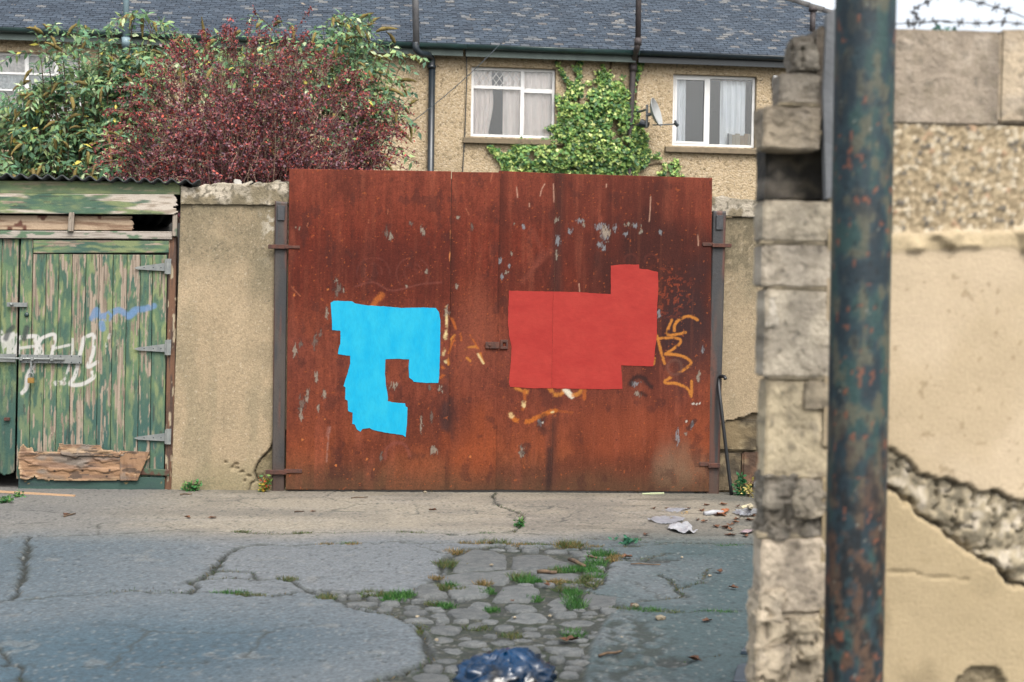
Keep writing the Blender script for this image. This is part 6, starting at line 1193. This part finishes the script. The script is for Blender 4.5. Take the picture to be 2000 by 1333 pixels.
# fallen leaves
M_dead = mat('dead_leaf', tuple(V(160,104,64,.32)), tuple(V(110,72,48,.32)), scale=40, rough=.85, vary=.4); lm = []
for v in range(5):
    vs = []; nn = 10; cu = random.uniform(.2, .6)
    for k in range(nn):
        t_ = k/nn*2*math.pi; r = .030*(.7+.3*abs(math.cos(t_*2.5)))*random.uniform(.85, 1.15); vs.append((r*math.cos(t_)*1.3, r*math.sin(t_)*.8, .004+cu*abs(r*math.sin(t_))+.006*random.random()))
    vs.append((0, 0, .004)); me = bpy.data.meshes.new('fallen_leaf'); me.from_pydata(vs, [], [(k, (k+1) % nn, nn) for k in range(nn)]); me.materials.append(M_dead); lm.append(me)
for px, py in [(1276,996),(1302,995),(1346,995),(1380,989),(1412,988),(1370,1000),(1440,992),(1408,1003),(1400,1009),(1412,1010),(1420,1000),(1362,1018),(1376,1021),(1398,1031),(1412,1031),(1418,1034),(1424,1028),(1432,1026),(1436,1022),(1428,1037),(1440,1016),(1464,1019),(1470,1010),(1424,1048),(1434,1047),(1456,1049),(1262,1046),(1404,1119),(1431,1151),(1382,1216),(1356,1292),(1240,1186),(1102,1254),(1118,1254),(366,1013),(130,1008),(415,1014),(830,961),(1000,1176),(1067,1145),(612,1001),(845,999),(960,1063),(1225,1090)]:
    p = on_g(px, py); o = bpy.data.objects.new('fallen_leaf', random.choice(lm)); COLL.objects.link(o); o.location = (p.x, p.y, .002); o.rotation_euler = (0, 0, random.uniform(0, 6.28)); s = random.uniform(.6, 1.1); o.scale = (s, s, s); LV = {(1404,1119): 'curled leaf on the damp tarmac nearest the pier', (1431,1151): 'small orange leaf beside the pier below the slab crack', (1382,1216): 'dark curled leaf on the damp ground right of the stone chips', (1356,1292): 'brown leaf beside the lower dark pothole', (1240,1186): 'leaf at the left end of the right hand grass joint', (1102,1254): 'pale leaf on the cobbles above the bag', (1118,1254): 'second pale leaf right of its neighbour above the bag', (366,1013): 'leaf on the concrete below the rendered wall', (130,1008): 'leaf by the bent twig left of the concrete strip', (415,1014): 'dark leaf right of the one below the rendered wall', (830,961): 'leaf caught under the left gate leaf', (1000,1176): 'leaf between the middle cobbles', (1067,1145): 'reddish leaf in the grass joint below the peeled stick', (612,1001): 'leaf on the concrete before the blue patch', (845,999): 'dark leaf on the concrete below the gate middle', (960,1063): 'orange leaf in the upper grass joint', (1225,1090): 'leaf at the right end of the grass strip', (1262,1046): 'leaf below the clear plastic sheet', (1276,996): 'lone leaf left of the plastic sheets'}
    tag(o, LV.get((px, py), 'curled brown leaf among the litter right of the gate'), 'leaf', 'fallen leaves on the lane')
# plastic and paper litter
M_film = mat('clear_plastic_film', tuple(V(214,218,226)), tuple(V(190,194,204)), scale=20, rough=.35, alpha=.55); M_white = mat('white_plastic', tuple(V(226,226,230,.36)), tuple(V(196,200,208,.36)), scale=20, rough=.5); M_pink = mat('pinkish_wrapper', tuple(V(206,180,180)), tuple(V(170,150,160)), scale=30, rough=.5)
def sheet(name, lab, cat, poly, m, h, seed):
    P = [gp(*p) for p in poly]; x0, x1 = min(p[0] for p in P), max(p[0] for p in P); y0, y1 = min(p[1] for p in P), max(p[1] for p in P); n = 34; s, t_ = np.meshgrid(np.linspace(x0, x1, n), np.linspace(y0, y1, n))
    z = .004+h*np.abs(fbm(s*11, t_*7, 3, seed)-.5)*2.2+h*.5*fbm(s*30, t_*18, 2, seed+1); k = inside(s, t_, P).ravel(); Fq = grid_faces(n, n); Fq = Fq[k[Fq].all(1)]; Q = np.stack([s, t_, z], -1).reshape(-1, 3)
    u = np.unique(Fq); re = np.full(len(Q), -1); re[u] = np.arange(len(u)); o = part_np(name, Q[u], re[Fq], None, m, None, False, loc=(sum(p[0] for p in P)/len(P), sum(p[1] for p in P)/len(P), 0)); md = o.modifiers.new('t', 'SOLIDIFY'); md.thickness = .0012; tag(o, lab, cat, 'litter right of the gate'); return o
sheet('plastic_scrap', 'crumpled whitish plastic scrap in the middle of the litter', 'plastic', [(1303,1036),(1312,1027),(1330,1030),(1342,1022),(1352,1030),(1353,1040),(1366,1043),(1340,1046),(1318,1042)], M_white, .03, 971)
sheet('plastic_sheet', 'clear plastic sheet lying flat behind the whitish scrap', 'plastic', [(1262,1017),(1285,1013),(1310,1010),(1340,1016),(1330,1024),(1300,1027),(1270,1022)], M_film, .02, 973); sheet('plastic_sheet', 'clear plastic sheet farthest back by the yellow wrapper', 'plastic', [(1288,1000),(1320,994),(1352,996),(1330,1002),(1312,1004)], M_film, .015, 975)
sheet('plastic_sheet', 'bluish plastic sheet against the near wall edge', 'plastic', [(1428,1004),(1445,998),(1480,996),(1480,1010),(1450,1012)], M_film, .03, 977); sheet('wrapper', 'pinkish wrapper scrap at the front of the leaf litter', 'wrapper', [(1442,1042),(1460,1040),(1476,1036),(1480,1042),(1455,1046)], M_pink, .03, 979)
sheet('wrapper', 'small yellow wrapper between the clear plastic sheets', 'wrapper', [(1330,1003),(1343,1002),(1344,1006),(1332,1007)], mat('yellow_wrapper', tuple(V(226,176,70)), rough=.5), .012, 981); sheet('cardboard_scrap', 'orange brown cardboard scrap beside the white tube', 'cardboard', [(1396,1006),(1412,998),(1424,1000),(1420,1008),(1402,1012)], mat('brown_card', tuple(V(196,120,74)), rough=.85), .03, 983)
a, b = on_g(1376, 1004, .018), on_g(1412, 1001, .018); o = part('paper_tube', MB().tube([a, a.lerp(b, .5)+Vector((0, 0, .004)), b], [.016, .020, .014], 9), M_white, None, loc=a, smooth=True); tag(o, 'rolled white paper lying on the brown leaves', 'paper')
a, b, c_ = on_g(1447, 994, .015), on_g(1466, 990, .02), on_g(1464, 992, .12); o = part('milk_carton', MB().tube([a, b], [.02, .026], 6).tube([b, c_], [.024, .003], 5), mat('cream_card', tuple(V(226,212,164)), tuple(V(210,200,180)), scale=20, rough=.7), None, loc=a); tag(o, 'torn cream carton with a raised pointed corner by the near wall', 'carton')
a, b = on_g(1254, 965, .006), on_g(1297, 964, .006); o = part('plastic_strip', MB().tube([a, a.lerp(b, .5), b], [.006, .009, .007], 6), mat('pale_green_plastic', tuple(V(206,216,170)), rough=.5), None, loc=a); tag(o, 'pale green plastic strip lying under the right gate leaf', 'plastic')
ge = on_g(1478, 948); a, b = on_y(1455, 935, 10.95), on_y(1478, 948, 10.95); b.z = max(b.z, .03); o = part('tissue', MB().lathe([(.0, .03), (.02, .026), (.028, .008), (.022, -.018), (.0, -.03)], b, (.2, .1, 1), 9), M_white, None, loc=b); tag(o, 'small white crumpled tissue by the stones right of the gate', 'tissue')
M_pebl = mat('loose_chip', tuple(V(206,190,160)), tuple(V(150,140,120)), scale=30, rough=.9, vary=.3); pm = []
for v in range(3):
    bm = bmesh.new(); bmesh.ops.create_icosphere(bm, subdivisions=1, radius=.5)
    for vv in bm.verts: vv.co = Vector((vv.co.x*1.3, vv.co.y, vv.co.z*.7))*random.uniform(.8, 1.15)
    me = bpy.data.meshes.new('stone_chip'); bm.to_mesh(me); bm.free(); me.materials.append(M_pebl); pm.append(me)
CH = ['pale stone chip in the right hand grass joint', 'largest loose stone chip on the damp ground', 'tiny chip beside the curled leaf near the pier', 'chip on the worn knobbly ground', 'chip under the left gate leaf near the post', 'chip under the middle of the left gate leaf', 'chip right beside the one under the left gate leaf', 'chip under the right gate leaf', 'chip beside the pale green strip under the gate', 'chip on the upper cobble slab', 'chip at the left edge of the cobbles', 'chip at the curved edge of the tarmac', 'chip among the small cobbles above the bag', 'chip on the cobbles right of the bag', 'chip by the upper dark pothole']; ci_ = 0
for px, py, s in [(1241,1187,.035),(1290,1212,.045),(1386,1126,.02),(1215,1247,.015),(690,962,.018),(830,963,.03),(843,961,.025),(1207,961,.02),(1245,962,.02),(960,1105,.02),(815,1207,.02),(853,1252,.02),(1005,1208,.018),(1074,1205,.018),(1332,1090,.018)]:
    p = on_g(px, py); o = bpy.data.objects.new('stone_chip', random.choice(pm)); COLL.objects.link(o); o.location = (p.x, p.y, s*.25); o.scale = (s, s, s); o.rotation_euler = (0, 0, random.uniform(0, 6)); tag(o, CH[ci_], 'stone chip', 'loose chips on the lane'); ci_ += 1
# dark slate fragments near the foot of the near wall
M_sf = mat('blue_slate_fragment', tuple(G(60,76,90,.6)), tuple(G(44,58,70,.6)), scale=20, rough=.4)
for lab, poly, z in [('dark slate fragment resting near the foot of the pier, lower one', [(1432,1340),(1440,1308),(1462,1304),(1490,1345)], .02), ('dark slate fragment by the pier, upper smaller one', [(1447,1280),(1462,1262),(1485,1262),(1485,1281)], .02)]:
    P = [gp(*p) for p in poly]; o = part('slate_fragment', MB().slab(P, .002, z), M_sf, None, loc=(P[0][0], P[0][1], 0), bevel=.002); tag(o, lab, 'slate')
